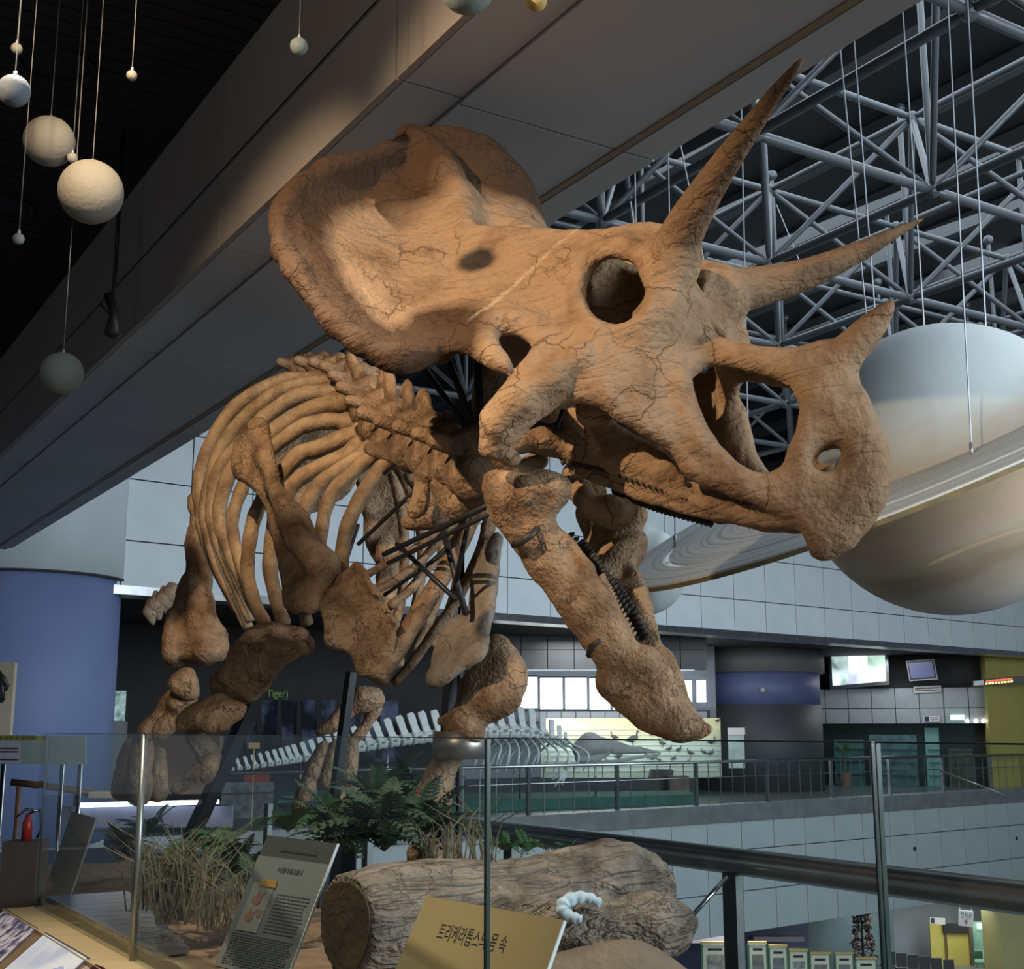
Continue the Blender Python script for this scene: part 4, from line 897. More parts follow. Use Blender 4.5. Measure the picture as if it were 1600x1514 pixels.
# ------------------------------------------------------------------ log
A_ = np.array(at(540, 1446, 3.15)) - np.array([0, 0, E]); B_ = np.array(at(985, 1398, 3.75)) - np.array([0, 0, E])
axl = (B_ - A_) / np.linalg.norm(B_ - A_)
v = Vol(np.minimum(A_, B_) - .32, np.maximum(A_, B_) + .32, .012)
n_ = 14
for i in range(n_):
    u0, u1 = i / n_, (i + 1) / n_; r0, r1 = .118 + .012 * math.sin(u0 * 9), .118 + .012 * math.sin(u1 * 9)
    v.cone(A_ + (B_ - A_) * u0, A_ + (B_ - A_) * u1, r0, r1, .02)
def la(px, py, Y): return np.array(at(px, py, Y)) - np.array([0, 0, E])
v.chain([la(800, 1450, 3.3), la(920, 1462, 3.3), la(1015, 1452, 3.32), la(1058, 1450, 3.35)], [.07, .075, .07, .045], .05)
v.chain([la(930, 1380, 3.6), la(958, 1352, 3.65), la(985, 1345, 3.68)], [.07, .05, .025], .04)
v.cone(la(905, 1415, 3.38), la(930, 1418, 3.36), .05, .03, .02, None, True)
# saw cut
g = np.meshgrid(*[v.lo[k] + np.arange(v.n[k]) * v.h for k in range(3)], indexing='ij', sparse=True)
# bark furrows run along the trunk
pl = (g[0] - A_[0]) * axl[0] + (g[1] - A_[1]) * axl[1] + (g[2] - A_[2]) * axl[2]
e1 = np.cross(axl, [0, 0, 1]); e1 /= np.linalg.norm(e1); e2 = np.cross(e1, axl)
ya = (g[0] - A_[0]) * e1[0] + (g[1] - A_[1]) * e1[1] + (g[2] - A_[2]) * e1[2]; yb = (g[0] - A_[0]) * e2[0] + (g[1] - A_[1]) * e2[1] + (g[2] - A_[2]) * e2[2]
an = np.arctan2(yb, ya); bark = np.clip((pl - .25 + .6 * np.clip(yb, -.2, .2)) / .12, 0, 1)
v.d += (.007 * np.abs(np.sin(an * 9 + 2.2 * np.sin(pl * 9) + 1.5 * np.sin(pl * 23 + an * 3))) * bark + .004 * np.sin(an * 21 + pl * 30) * bark - .012 * bark).astype(np.float32)
v.noise(.003, 40, 2)
v.d = np.maximum(v.d, -(pl + .0)).astype(np.float32)
V_, F_ = v.mesh(); c = V_.mean(0); 
def log_mat():
    m = bone_mat('bark', (.30, .235, .185), (.12, .09, .07), 9, 1.0, (1, 1, 1), ((0, 0, math.atan2(axl[1], axl[0])), (.30, .035, .03)), 1.6); return m
log = link('log', np_mesh(V_ - c, F_), log_mat()); log.location = c + np.array([0, 0, E]); tag(log, 'weathered fallen log with cracked bark and a dark sawn end on the plinth', 'log')
mb = MB(); ring = []
for k in range(40):
    a = 2 * math.pi * k / 40; ring.append(Vector(A_ + axl * -.004 + (e1 * math.cos(a) + e2 * math.sin(a)) * (.104 + .006 * math.sin(3 * a))) + Vector((0, 0, E)))
mb.prism(ring, Vector(axl) * .01); o = mb.build('sawn_face', mat('sawn_wood', (.10, .058, .022), (.06, .036, .016), 14, .8, bump=.4, bscale=50), None, False, True); put(o, log)
# pale curl in the hollow of the log
q = cr([(938, 1412, 3.21), (922, 1404, 3.22), (900, 1403, 3.22), (882, 1411, 3.21), (880, 1424, 3.20), (893, 1433, 3.19), (908, 1436, 3.18)], 6); mb = MB(); mb.tube([at(*p) for p in q], [.010 + .007 * math.sin(i / len(q) * 3.1) + .002 * math.sin(i * 1.4) for i in range(len(q))], 8)
tag(mb.build('pale_curl', mat('curl_blue_white', (.55, .66, .74), (.40, .50, .58), 20, .6), None, True, True), 'pale blue-white curl in a hollow of the log', 'fungus')
# rock mound under the log's right end
v = Vol(la(1000, 1545, 3.2) - np.array([.45, .4, .3]), la(1000, 1545, 3.2) + np.array([.45, .4, .3]), .016); v.chain([la(880, 1585, 3.15), la(980, 1585, 3.2), la(1090, 1600, 3.2)], [.13, .14, .09], .1); v.noise(.006, 14, 8); V_, F_ = v.mesh(); c = V_.mean(0)
o = link('rock', np_mesh(V_ - c, F_), mat('brown_rock', (.22, .16, .11), (.15, .11, .08), 9, .95, bump=.8, bscale=50)); o.location = c + np.array([0, 0, E]); tag(o, 'rounded brown rock mound under the right end of the log', 'rock')
# ------------------------------------------------------------------ boards on the plinth
yb_ = empty('title_board', at(740, 1514, 2.5)); tag(yb_, 'tan acrylic board with black Korean title leaning before the log', 'sign')
Q = Quad(at(666, 1400, 2.84), at(881, 1438, 2.50), at(590, 1580, 2.72)); f = Q.board('board', .006, mat('tan_acrylic', (.42, .31, .15), (.39, .285, .135), 2, .35)); put(f, yb_)
Q.text('트리케라톱스의 몸 속', .20, .33, .030, M_ink, yb_, wid=.50)
mb = MB()
for k in range(5): Q.rect(mb, .12 + k * .022, .68, .134 + k * .022, .705)
o = mb.build('small_print', M_ink, None, False, True); put(o, yb_)
mb = MB(); mb.prism([Q.p(1, 0, -.006), Q.p(1.006, 0, -.006), Q.p(1.006, 1, -.006), Q.p(1, 1, -.006)], Q.n * .007); o = mb.build('board_edge', mat('acrylic_edge', (.70, .72, .72), None, rough=.2), None, False, True); put(o, yb_)
gb = empty('info_board', at(430, 1500, 3.4)); tag(gb, 'grey acrylic info board with red skull drawings leaning among the ferns', 'sign')
Q = Quad(at(418, 1305, 3.55), at(527, 1318, 3.38), at(335, 1510, 3.45)); f = Q.board('board', .006, mat('grey_acrylic', (.085, .09, .08), (.075, .08, .07), 3, .25)); put(f, gb)
mb = MB(); Q.rect(mb, .0, .16, 1, .995, .001, .001); o = mb.build('paper', mat('grey_paper', (.20, .205, .19), (.165, .17, .16), 4, .6), None, False, True); put(o, gb)
mb = MB(); Q.rect(mb, .10, .36, .40, .72, .003, .001); o = mb.build('picture_panel', mat('cream_paper', (.30, .275, .24), None, rough=.6), None, False, True); put(o, gb)
mb = MB(); Q.rect(mb, .20, .33, .42, .385, .005, .001); o = mb.build('caption_strip', mat('ochre_print', (.42, .24, .05), (.35, .20, .05), 60, .6), None, False, True); put(o, gb)
M_red = mat('red_print', (.26, .10, .075), (.34, .17, .13), 60, .6)
for a, b, k in ((.24, .47, 1), (.22, .60, .95), (.34, .58, .55)):
    mb = MB()
    for tri in (((-.06, .04), (.0, .07), (.05, .05), (.05, -.01), (.08, -.06), (.02, -.02), (-.01, -.07), (-.02, -.01), (-.06, .0)),):
        mb.prism([Q.p(a + x * k * 1.15, b + y * k * .85, .0045) for x, y in tri], Q.n * .0005)
    o = mb.build('skull_drawing', M_red, None, False, True); put(o, gb)
mb = MB(); rr_ = random.Random(3)
for row in range(14):
    b = .74 + row * .018
    if b > .97: break
    a = .08
    while a < .9: w_ = rr_.uniform(.02, .06); Q.rect(mb, a, b, a + w_, b + .006, .003, .0005); a += w_ + .012
for row in range(12):
    b = .42 + row * .025; a = .48
    while a < .9: w_ = rr_.uniform(.02, .06); Q.rect(mb, a, b, a + w_, b + .007, .003, .0005); a += w_ + .012
for k in range(11): Q.rect(mb, .36 + k * .032, .225 + .004 * (k % 2), .372 + k * .032 + .006 * (k % 3), .265, .003, .0005)
for k in range(20): Q.rect(mb, .28 + k * .026, .075 + .004 * (k % 2), .298 + k * .026, .108, .002, .0005)
o = mb.build('small_print', mat('grey_ink', (.07, .07, .065), None, rough=.7), None, False, True); put(o, gb); o['kind'] = 'stuff'
mb = MB(); mb.prism([Q.p(1, 0, -.006), Q.p(1.012, 0, -.006), Q.p(1.012, 1, -.006), Q.p(1, 1, -.006)], Q.n * .007); o = mb.build('board_edge', MATS['acrylic_edge'], None, False, True); put(o, gb)
Q = Quad(at(112, 1268, 5.35), at(150, 1278, 5.15), at(72, 1382, 5.2)); tag(Q.board('slanted_board', .008, mat('brown_grey_board', (.20, .175, .15), (.165, .145, .125), 6, .6)), 'plain grey-brown board slanting back inside the far end of the glass barrier', 'sign')
# ------------------------------------------------------------------ ferns, grass, twigs
M_fern = [mat('fern_green', (.045, .11, .035), (.075, .165, .05), 9, .7), mat('fern_dark', (.022, .05, .026), (.045, .075, .035), 9, .7), mat('fern_dry', (.11, .10, .045), (.16, .13, .06), 9, .8)]
def frond_mesh(n, wid, droop, m_, seed):
    r_ = random.Random(seed); mb = MB(); pts = []
    for i in range(n + 1):
        u = i / n; pts.append(Vector((u * (1 - .12 * u), 0, .75 * u - droop * u * u)))
    mb.tube(pts, [.008 * (1 - .8 * i / n) for i in range(n + 1)], 3, caps=False)
    for i in range(1, n + 1):
        u = i / n; L = wid * math.sin(math.pi * min(1, .12 + u * .86)) + .02; t = (pts[i] - pts[i - 1]).normalized()
        for sg in (-1, 1):
            d = (Vector((0, sg, -.12)) + t * .5).normalized(); w_ = t * (.55 / n); p = pts[i]
            mb.add([p - w_ * .5, p + d * L * .5 - w_ * .9 + Vector((0, 0, .02)), p + d * L, p + d * L * .5 + w_ * .9 + Vector((0, 0, .02)), p + w_ * .5], [(0, 1, 2, 3, 4)])
    me = mb.mesh(); me.materials.append(m_); return me
fronds = [[frond_mesh(13, .17, d_, m_, k) for k, d_ in enumerate((.45, .75, 1.0))] for m_ in M_fern]
def fern(px, py, Y, size, kind, nf, label, seed, spread=1.0, group='ferns on the plinth'):
    r_ = random.Random(seed); b = at(px, py, Y); root = tag(empty('fern', b), label, 'fern', group)
    for k in range(nf):
        o = link('frond', fronds[kind][r_.randrange(3)], None, root); a = 2 * math.pi * (k + r_.uniform(-.3, .3)) / nf; s_ = size * r_.uniform(.7, 1.15)
        o.rotation_euler = (r_.uniform(-.3, .3), -r_.uniform(.0, .75) * spread, a); o.scale = (s_, s_, s_)
    return root
fern(600, 1330, 4.35, .30, 1, 22, 'large dark green fern below the hanging front foot', 1)
fern(540, 1335, 4.5, .27, 1, 20, 'dark fern left of the largest fern, behind the grey info board', 2)
fern(655, 1310, 4.5, .27, 1, 20, 'dark fern crowding the left foreleg of the skeleton', 3)
fern(590, 1265, 5.0, .26, 0, 18, 'tall green fern rising behind the dark ferns', 4)
fern(640, 1270, 5.1, .26, 1, 18, 'dark green fern against the left front leg bone', 5)
fern(510, 1290, 5.0, .22, 0, 16, 'bright green fern under the hanging toes', 6)
fern(450, 1300, 5.2, .20, 0, 14, 'green fern rising behind the top of the grey info board', 7)
fern(345, 1345, 4.7, .19, 0, 14, 'bright fern with upright fronds left of the grey info board', 8)
fern(320, 1330, 5.0, .17, 0, 12, 'small bright fern beside the slanting steel post', 9)
fern(375, 1370, 4.6, .22, 1, 16, 'dark fern touching the left side of the grey info board', 10)
fern(395, 1420, 4.3, .20, 1, 14, 'low dark fern at the foot of the grey info board', 11)
fern(300, 1400, 4.5, .20, 2, 14, 'olive dry fern in the middle of the left grass patch', 12)
fern(255, 1370, 4.9, .20, 2, 14, 'olive fern behind the slim steel glass post', 13)
fern(195, 1330, 5.6, .17, 2, 12, 'dry fern at the left end of the planting', 14)
fern(235, 1305, 6.0, .17, 1, 12, 'dark fern below the hind foot of the skeleton', 15)
fern(790, 1330, 4.3, .12, 0, 12, 'small bright green fern left of the pane seam above the log', 16, .6)
fern(826, 1330, 4.3, .11, 0, 12, 'small bright green fern directly above the middle of the log', 17, .5)
fern(890, 1332, 4.3, .06, 0, 8, 'tiny green fern peeping over the log top', 18)
M_grass = mat('dry_grass', (.20, .165, .10), (.12, .10, .06), 12, .8)
for i, (px_, py_, Y_, n_, h_) in enumerate(((290, 1440, 4.3, 40, .32), (240, 1420, 4.6, 36, .28), (350, 1450, 4.1, 34, .26), (735, 1350, 4.2, 26, .22), (700, 1345, 4.3, 22, .16))):
    r_ = random.Random(40 + i); b = at(px_, py_, Y_); mb = MB()
    for k in range(n_):
        a = r_.uniform(0, 6.28); L = h_ * r_.uniform(.6, 1.2); d = Vector((math.cos(a), math.sin(a), 0)) * r_.uniform(.2, .8); st = b + Vector((r_.uniform(-.08, .08), r_.uniform(-.08, .08), 0))
        mb.tube([st, st + (Vector((0, 0, .6)) + d * .3) * L, st + (Vector((0, 0, .85)) + d) * L], [.003, .0022, .0008], 4)
    o = mb.build('grass_tuft', M_grass, None, False, True)
    tag(o, ('tangled dry grass tuft left of the grey info board', 'dry grass tuft behind the steel glass post', 'thin dry grass at the left foot of the grey info board', 'thin grass blades right of the front leg post', 'short grass tuft at the foot of the front leg post')[i], 'grass', 'dry grass on the plinth')
# ------------------------------------------------------------------ handrail at the edge of the void
OR, ZR = 4.8, -.70
hr = tag(empty('handrail', otz(OR, 6, -1.65)), 'thick brushed steel handrail along the edge of the void', 'handrail')
m = MB(); m.tube([otz(OR, t, ZR) for t in np.linspace(-3, 12, 12)], .072, 20); m.build('top_rail', mat('rail_steel', (.55, .56, .55), (.48, .49, .48), 5, .27, .95), hr, True, True)
k = (1137 - 800) / F * cT; tp = (DN.x * OR - k * DN.y * OR) / (k * DS.y - DS.x)
for i in range(-3, 4):
    m = MB(); m.box(otz(OR, tp + i * 2.3, (-1.65 + ZR) / 2), (.05, .11, 1.65 + ZR - .04), (DN, DS, Z3)); m.build('post', mat('rail_post', (.16, .17, .165), (.12, .13, .125), 5, .4, .7), hr, False, True)
m = MB(); m.tube([at(1073, 1440, 6.9), at(1136, 1370, 7.0)], .012, 6); m.build('brace', M_chrome, hr, True, True)
# rail behind the hind foot, its highlight imitated by emission, and a low ledge
def glow_rail(a, b, r_, label, en=6):
    m = MB(); m.tube([a, b], r_, 8); tag(m.build('glowing_rail', mat('rail_glow', (.85, .92, 1.0), None, emit=en), None, True, True), label, 'lamp')
glow_rail(at(122, 1258, 7.7), at(342, 1253, 7.7), .013, 'bright white rail with imitated highlight behind the hind foot, left of the slanting post')
m = MB(); m.box(at(230, 1276, 7.75), (1.0, .05, .12)); tag(m.build('rail_ledge', mat('ledge_blue', (.22, .24, .34), (.16, .17, .25), 6, .35), None, False, True), 'blue-grey metal ledge under the bright white rail', 'ledge')
m = MB(); m.box(at(290, 1195, 7.9), (.42, .12, .34)); tag(m.build('brown_case', mat('dark_brown_case', (.10, .052, .025), (.07, .038, .02), 5, .6), None, False, True), 'dark brown case standing behind the right forefoot', 'case')
m = MB(); m.box(at(170, 1241, 7.6), (.19, .14, .035)); tag(m.build('cream_block', mat('cream_block', (.50, .42, .33), None, rough=.6), None, False, True), 'small cream slab on the rail ledge beside the blue column', 'slab')
# ------------------------------------------------------------------ stand left of the plinth
ss = empty('sign_stand', at(40, 1340, 7.6)); ss.location.z = 0; tag(ss, 'chrome sign stand with a frosted glass header and Korean text', 'sign stand')
Q = Quad(at(-60, 1149, 7.7), at(133, 1150, 7.6), at(-60, 1193, 7.7)); f = Q.board('glass_header', .012, mat('frosted_glass', (.30, .36, .34), (.24, .30, .29), 4, .25)); put(f, ss)
mb = MB(); Q.rect(mb, 0, .01, .64, .16); o = mb.build('yellow_strip', mat('olive_strip', (.32, .29, .06), None, rough=.6), None, False, True); put(o, ss)
Q.text('을 위한 곳 일까요?', .30, .135, .023, M_ink, ss, d=.0045)
mb = MB(); Q.rect(mb, 0, .20, .48, .98); o = mb.build('paper', mat('lilac_paper', (.40, .40, .47), None, rough=.6), None, False, True); put(o, ss)
mb = MB()
for b in (.42, .54, .82):
    for k in range(10): Q.rect(mb, .28 + k * .019, b, .294 + k * .019, b + .05, .004)
o = mb.build('small_print', M_ink, None, False, True); put(o, ss); o['kind'] = 'stuff'
for px_ in (6, 98, 126):
    p = at(px_, 1192, 7.68); m = MB(); m.tube([p, Vector((p.x, p.y, .02))], .014, 10); m.build('post', M_chrome, ss, True, True)
m = MB(); m.box(Vector((at(20, 1192, 7.68).x, 7.68, .03)), (.9, .24, .06)); m.build('base', MATS['black_metal'], ss, False, True)
fe = empty('fire_extinguisher', at(40, 1330, 5.7)); fe.location.z = 0; tag(fe, 'small red fire extinguisher beside the chrome sign stand', 'fire extinguisher')
b = at(40, 1330, 5.7); zt = at(40, 1272, 5.7).z; M_rd = mat('red_paint', (.45, .035, .03), None, rough=.3)
m = MB(); m.tube([(b.x, b.y, zt - .11), (b.x, b.y, zt - .035), (b.x, b.y, zt - .02), (b.x, b.y, zt)], [.022, .022, .014, .009], 14); m.build('cylinder', M_rd, fe, True, True)
m = MB(); m.tube([(b.x - .05, b.y, zt - .01), (b.x - .01, b.y, zt + .02), (b.x + .04, b.y, zt + .015)], .006, 6); m.build('lever', M_chrome, fe, True, True)
m = MB(); m.tube([(b.x, b.y, zt), (b.x + .05, b.y, zt + .02), (b.x + .06, b.y, zt - .06), (b.x + .045, b.y, zt - .1)], .005, 6); m.build('hose', MATS['black_metal'], fe, True, True)
m = MB(); m.box(Vector((b.x, b.y, (zt - .11) / 2)), (.15, .14, zt - .11)); tag(m.build('extinguisher_box', mat('brown_box', (.17, .12, .09), (.13, .09, .07), 4, .6), None, False, True), 'brown wooden box under the fire extinguisher', 'box')
m = MB(); m.tube([at(18, 1222, 8.2), at(80, 1229, 8.2), at(146, 1240, 8.2)], .022, 10); [m.tube([at(a_, b_, 8.2), Vector((at(a_, b_, 8.2).x, 8.2, 0))], .016, 8) for a_, b_ in ((30, 1223), (120, 1236))]; tag(m.build('wooden_rail', mat('brown_wood', (.20, .10, .055), (.15, .075, .04), 5, .4), None, True, True), 'brown wooden rail crossing in front of the blue column', 'rail')
ap = empty('antler_panel', at(5, 1140, 9)); tag(ap, 'tan panel with dark antlers at the left picture edge', 'display panel')
m = MB(); m.box(at(-8, 1092, 9), (.26, .05, .50)); m.build('panel', mat('tan_panel', (.40, .33, .24), None, rough=.7), ap, False, True)
for pts in ([(-4, 1050), (6, 1062), (12, 1072), (9, 1080)], [(2, 1060), (3, 1078), (5, 1095)], [(-5, 1070), (1, 1084), (2, 1098)]):
    m = MB(); m.tube([at(a, b_, 8.93) for a, b_ in pts], [.022, .022, .014, .006][:len(pts)], 8); m.build('antler', MATS['black_metal'], ap, True, True)
# ================================================================== HANGING PLANETS
def sphere_mesh(r, m, seg=48, rings=28, squash=1.0):
    bm = bmesh.new(); bmesh.ops.create_uvsphere(bm, u_segments=seg, v_segments=rings, radius=r); me = bpy.data.meshes.new('s'); bm.to_mesh(me); bm.free()
    me.polygons.foreach_set('use_smooth', [True] * len(me.polygons)); me.materials.append(m); return me
def wire(a, b, parent, r_=.0022, name='wire'):
    m = MB(); m.tube([a, b], r_, 5); return m.build(name, M_cable, parent, False, True)
def planet(px, py, rpx, Y, m_, label, top=None, name='planet_model'):
    c = at(px, py, Y); r_ = rpx * Y / F * (1 + .0); root = tag(empty(name, c), label, 'planet model', 'hanging planets')
    o = link('globe', sphere_mesh(r_, m_), None, root)
    zt = E + H + .95 if top is None else top
    w0 = wire(c + Vector((0, 0, r_ - .002)), Vector((c.x, c.y, zt)), root, .0014 * max(1, Y / 3.5)); w0.data.materials[0] = M_thread
    m = MB(); m.tube([c + Vector((0, 0, r_ - .004)), c + Vector((0, 0, r_ + .012))], .005, 6); m.build('hook', M_cable, root, True, True)
    return root
M_thread = mat('nylon_thread', (.12, .12, .12), None, rough=.6)
Mp = lambda n, a, b, s=3.0, st=None: mat(n, a, b, s, .75, bump=.25, bscale=60, stretch=st)
P_moon = Mp('moon_cream', (.30, .28, .225), (.25, .235, .195)); P_grey = Mp('moon_grey', (.28, .30, .30), (.22, .24, .24)); P_blue = Mp('moon_blue', (.15, .17, .20), (.12, .14, .17)); P_green = Mp('moon_green', (.22, .26, .23), (.17, .21, .20)); P_yel = Mp('moon_yellow', (.62, .43, .14), (.55, .38, .12)); P_pale = Mp('moon_pale', (.36, .34, .29), (.29, .28, .24))
planet(77, 221, 42, 4.6, P_moon, 'large cream planet model left of and above the largest cream one')
planet(142, 300, 53, 4.3, P_moon, 'largest cream planet model, hanging at the left before the fascia')
planet(22, 142, 27, 2.8, P_blue, 'dull blue-grey planet model cut by the left picture edge')
planet(26, 76, 9.5, 4.0, P_pale, 'tiny pale planet model at the upper left corner')
planet(29, 373, 9.5, 4.0, P_grey, 'tiny grey planet model low at the left picture edge')
planet(206, 118, 9, 4.0, P_moon, 'tiny cream planet model alone before the black slatted ceiling')
planet(113, 247, 9, 4.6, P_pale, 'tiny planet model half hidden between the two large cream ones')
planet(467, 72, 15, 3.8, P_green, 'small grey-green planet model before the brown fascia')
planet(97, 583, 34, 4.4, P_green, 'grey-green planet model hanging low at the left before the beam')
planet(730, -22, 48, 2.9, P_green, 'pale green planet model cut by the top picture edge')
planet(838, 1, 18.5, 3.0, P_yel, 'small yellow planet model at the top picture edge')
# a further one hangs just above the picture and throws the round shadow on the frill
bS = wpt(750, 412, .25); lS = Vector((-2.3, .9, E + 2.6)); cS_ = bS.lerp(lS, .42); root = tag(empty('planet_model', cS_), 'cream planet model hanging above the top picture edge, left of the frill', 'planet model', 'hanging planets')
link('globe', sphere_mesh(.034, P_moon), None, root); wire(cS_ + Vector((0, 0, .033)), Vector((cS_.x, cS_.y, E + H + .95)), root, .0014)
# small camera-like figure clamped under the beam's fascia
fg = empty('ceiling_camera', at(176, 520, 6.8)); tag(fg, 'black surveillance camera on a rod before the brown fascia', 'camera')
m = MB(); m.tube([at(176, 485, 6.8), Vector((at(176, 485, 6.8).x, 6.8, E + H + .95))], .012, 6); m.build('rod', MATS['black_metal'], fg, True, True)
m = MB(); m.tube([at(170, 460, 6.8), at(178, 490, 6.8), at(176, 522, 6.8), at(175, 528, 6.8)], [.03, .022, .05, .02], 10); m.build('housing', MATS['black_metal'], fg, True, True)
m = MB(); m.tube([at(156, 474, 6.8), at(172, 492, 6.8)], .008, 6); m.build('bracket', MATS['black_metal'], fg, True, True)
# ------------------------------------------------------------------ ringed planet in the void
YS = 9.0; cS = at(1480, 733, YS); rS = 232 * YS / F
ya, ro, pi_ = -.483, .301, .363
MR = Matrix.Rotation(ya, 3, 'Z') @ Matrix.Rotation(-ro, 3, 'Y') @ Matrix.Rotation(pi_, 3, 'X')
e1, e2, e3 = MR.col[0].copy(), MR.col[1].copy(), MR.col[2].copy(); rot = MR.to_euler()
sat = tag(empty('ringed_planet_model', cS), 'huge banded planet model with flat white rings hanging over the void', 'planet model', 'hanging planets')
def band_mat(name, cols, freq, warp, axis='Z'):
    m = bpy.data.materials.new(name); m.use_nodes = True; nt = m.node_tree; b = nt.nodes['Principled BSDF']; N = nt.nodes.new; Lk = nt.links.new; b.inputs['Roughness'].default_value = .6; b.inputs['Specular IOR Level'].default_value = .3
    tc = N('ShaderNodeTexCoord'); sp = N('ShaderNodeSeparateXYZ'); Lk(tc.outputs['Object'], sp.inputs[0]); no = N('ShaderNodeTexNoise'); mp = N('ShaderNodeMapping'); mp.inputs['Scale'].default_value = (1, 1, 3.5); Lk(tc.outputs['Object'], mp.inputs[0]); Lk(mp.outputs[0], no.inputs[0]); no.inputs['Scale'].default_value = 1.6; no.inputs['Detail'].default_value = 5
    ma = N('ShaderNodeMath'); ma.operation = 'MULTIPLY_ADD'; ma.inputs[1].default_value = warp; Lk(no.outputs[0], ma.inputs[0]); sc_ = N('ShaderNodeMath'); sc_.operation = 'MULTIPLY_ADD'; sc_.inputs[1].default_value = freq; sc_.inputs[2].default_value = .5 - warp * .5; Lk(sp.outputs[axis], sc_.inputs[0]); Lk(sc_.outputs[0], ma.inputs[2])
    r = N('ShaderNodeValToRGB'); el = r.color_ramp.elements
    while len(el) < len(cols): el.new(.5)
    for i, (p_, c_) in enumerate(cols): el[i].position = p_; el[i].color = (*c_, 1)
    Lk(ma.outputs[0], r.inputs[0]); Lk(r.outputs[0], b.inputs['Base Color']); MATS[name] = m; return m
M_sat = band_mat('banded_planet', [(0, (.50, .46, .45)), (.14, (.56, .46, .36)), (.24, (.40, .29, .19)), (.31, (.58, .46, .32)), (.38, (.60, .40, .29)), (.45, (.48, .36, .22)), (.52, (.68, .40, .27)), (.57, (.66, .54, .46)), (.64, (.64, .62, .54)), (.73, (.76, .82, .80)), (1, (.80, .86, .86))], .5 / rS, .17)
o = link('globe', sphere_mesh(rS, M_sat, 72, 40), None, sat); o.rotation_euler = rot
def ring_mat():
    m = bpy.data.materials.new('ring_paint'); m.use_nodes = True; nt = m.node_tree; b = nt.nodes['Principled BSDF']; N = nt.nodes.new; Lk = nt.links.new; b.inputs['Roughness'].default_value = .55
    tc = N('ShaderNodeTexCoord'); ln_ = N('ShaderNodeVectorMath'); ln_.operation = 'LENGTH'; Lk(tc.outputs['Object'], ln_.inputs[0]); no = N('ShaderNodeTexNoise'); no.noise_dimensions = '1D'; Lk(ln_.outputs['Value'], no.inputs['W']); no.inputs['Scale'].default_value = 22; no.inputs['Detail'].default_value = 3
    r = N('ShaderNodeValToRGB'); r.color_ramp.elements[0].position = .36; r.color_ramp.elements[0].color = (.56, .57, .52, 1); r.color_ramp.elements[1].position = .5; r.color_ramp.elements[1].color = (.80, .83, .81, 1); Lk(no.outputs[0], r.inputs[0]); Lk(r.outputs[0], b.inputs['Base Color']); MATS['ring_paint'] = m; return m
M_ring = ring_mat(); rc = cS + Vector((-.196, .1, .125))
def annulus(r0, r1, th, seg=120):
    v, f = ring_mesh(r0, r1, th, seg); m = MB(); m.add(v, f); me = m.mesh(); return me
RO = 2.322
for nm, r0, r1 in (('inner_ring', rS * .92, 1.93), ('outer_ring', 1.99, RO)):
    me = annulus(r0, r1, .022); me.materials.append(M_ring); o = link(nm, me, None, sat); o.location = rc - cS; o.rotation_euler = rot
me = annulus(RO - .012, RO + .004, .03); me.materials.append(mat('ring_rim', (.30, .24, .11), (.22, .18, .10), 8, .6)); o = link('ring_rim', me, None, sat); o.location = rc - cS - e3 * .022; o.rotation_euler = rot
for k in range(8):      # thin arms bridge the gap
    th = k * math.pi / 4 + .3; d_ = e1 * math.cos(th) + e2 * math.sin(th); m = MB(); m.tube([rc + d_ * 1.93, rc + d_ * 2.0], .008, 6); m.build('gap_bridge', M_ring, sat, False, True)
def ring_pt(px, py):
    r_ = ray(px, py); n_ = e3; k = (rc - Vector((0, 0, E))).dot(n_) / r_.dot(n_); return Vector((0, 0, E)) + r_ * k
def wire_to_roof(p, px, py, parent, r_=.006):
    """from p up to the bottom chord level, through the line of sight of an image point"""
    d = ray(px, py); k = (HB - .05) / d.z; q = Vector((d.x * k, d.y * k, E + HB - .05)); return wire(p, q, parent, r_)
for a, b in (((1519, 716), (1545, -60)), ((1055, 856), (1035, 300)), ((1172, 832), (1165, 260))):
    p = ring_pt(*a); d = ray(*b); k = min((HB) / d.z, 14); q = Vector((0, 0, E)) + d * (HB / d.z)
    wire(p + Vector((0, 0, .01)), Vector((p.x + (q.x - p.x) * .15, p.y, E + 8.25)), sat, .006); m = MB(); m.tube([p, p + Vector((0, 0, .10))], .014, 6); m.build('turnbuckle', M_cable, sat, True, True)
for dx in (-.45, -.1, .35):
    p = cS + Vector((dx, 0, math.sqrt(rS * rS - dx * dx) - .01)); wire(p, Vector((p.x + dx * .25, p.y, E + 8.25)), sat, .007)
# small striped planet behind the ring tip
cP = at(1004, 892, 12.5); rP = 70 * 12.5 / F; st_ = tag(empty('striped_planet_model', cP), 'pale striped planet model partly hidden by the tip of the white ring', 'planet model', 'hanging planets')
M_str = band_mat('striped_planet', [(0, (.5, .56, .55)), (.2, (.58, .64, .62)), (.3, (.42, .48, .42)), (.38, (.62, .68, .66)), (.5, (.46, .52, .46)), (.56, (.64, .70, .69)), (.68, (.44, .50, .44)), (.76, (.62, .68, .67)), (1, (.58, .64, .63))], .5 / rP, .05, 'X')
o = link('globe', sphere_mesh(rP, M_str), None, st_); o.rotation_euler = (0, .12, -.3)
wire(cP + Vector((0, 0, rP)), Vector((cP.x, cP.y, E + 8.25)), st_, .008); m = MB(); m.tube([cP + Vector((0, 0, -rP - .07)), cP + Vector((0, 0, -rP + .01))], .02, 6); m.build('hook', M_cable, st_, True, True)
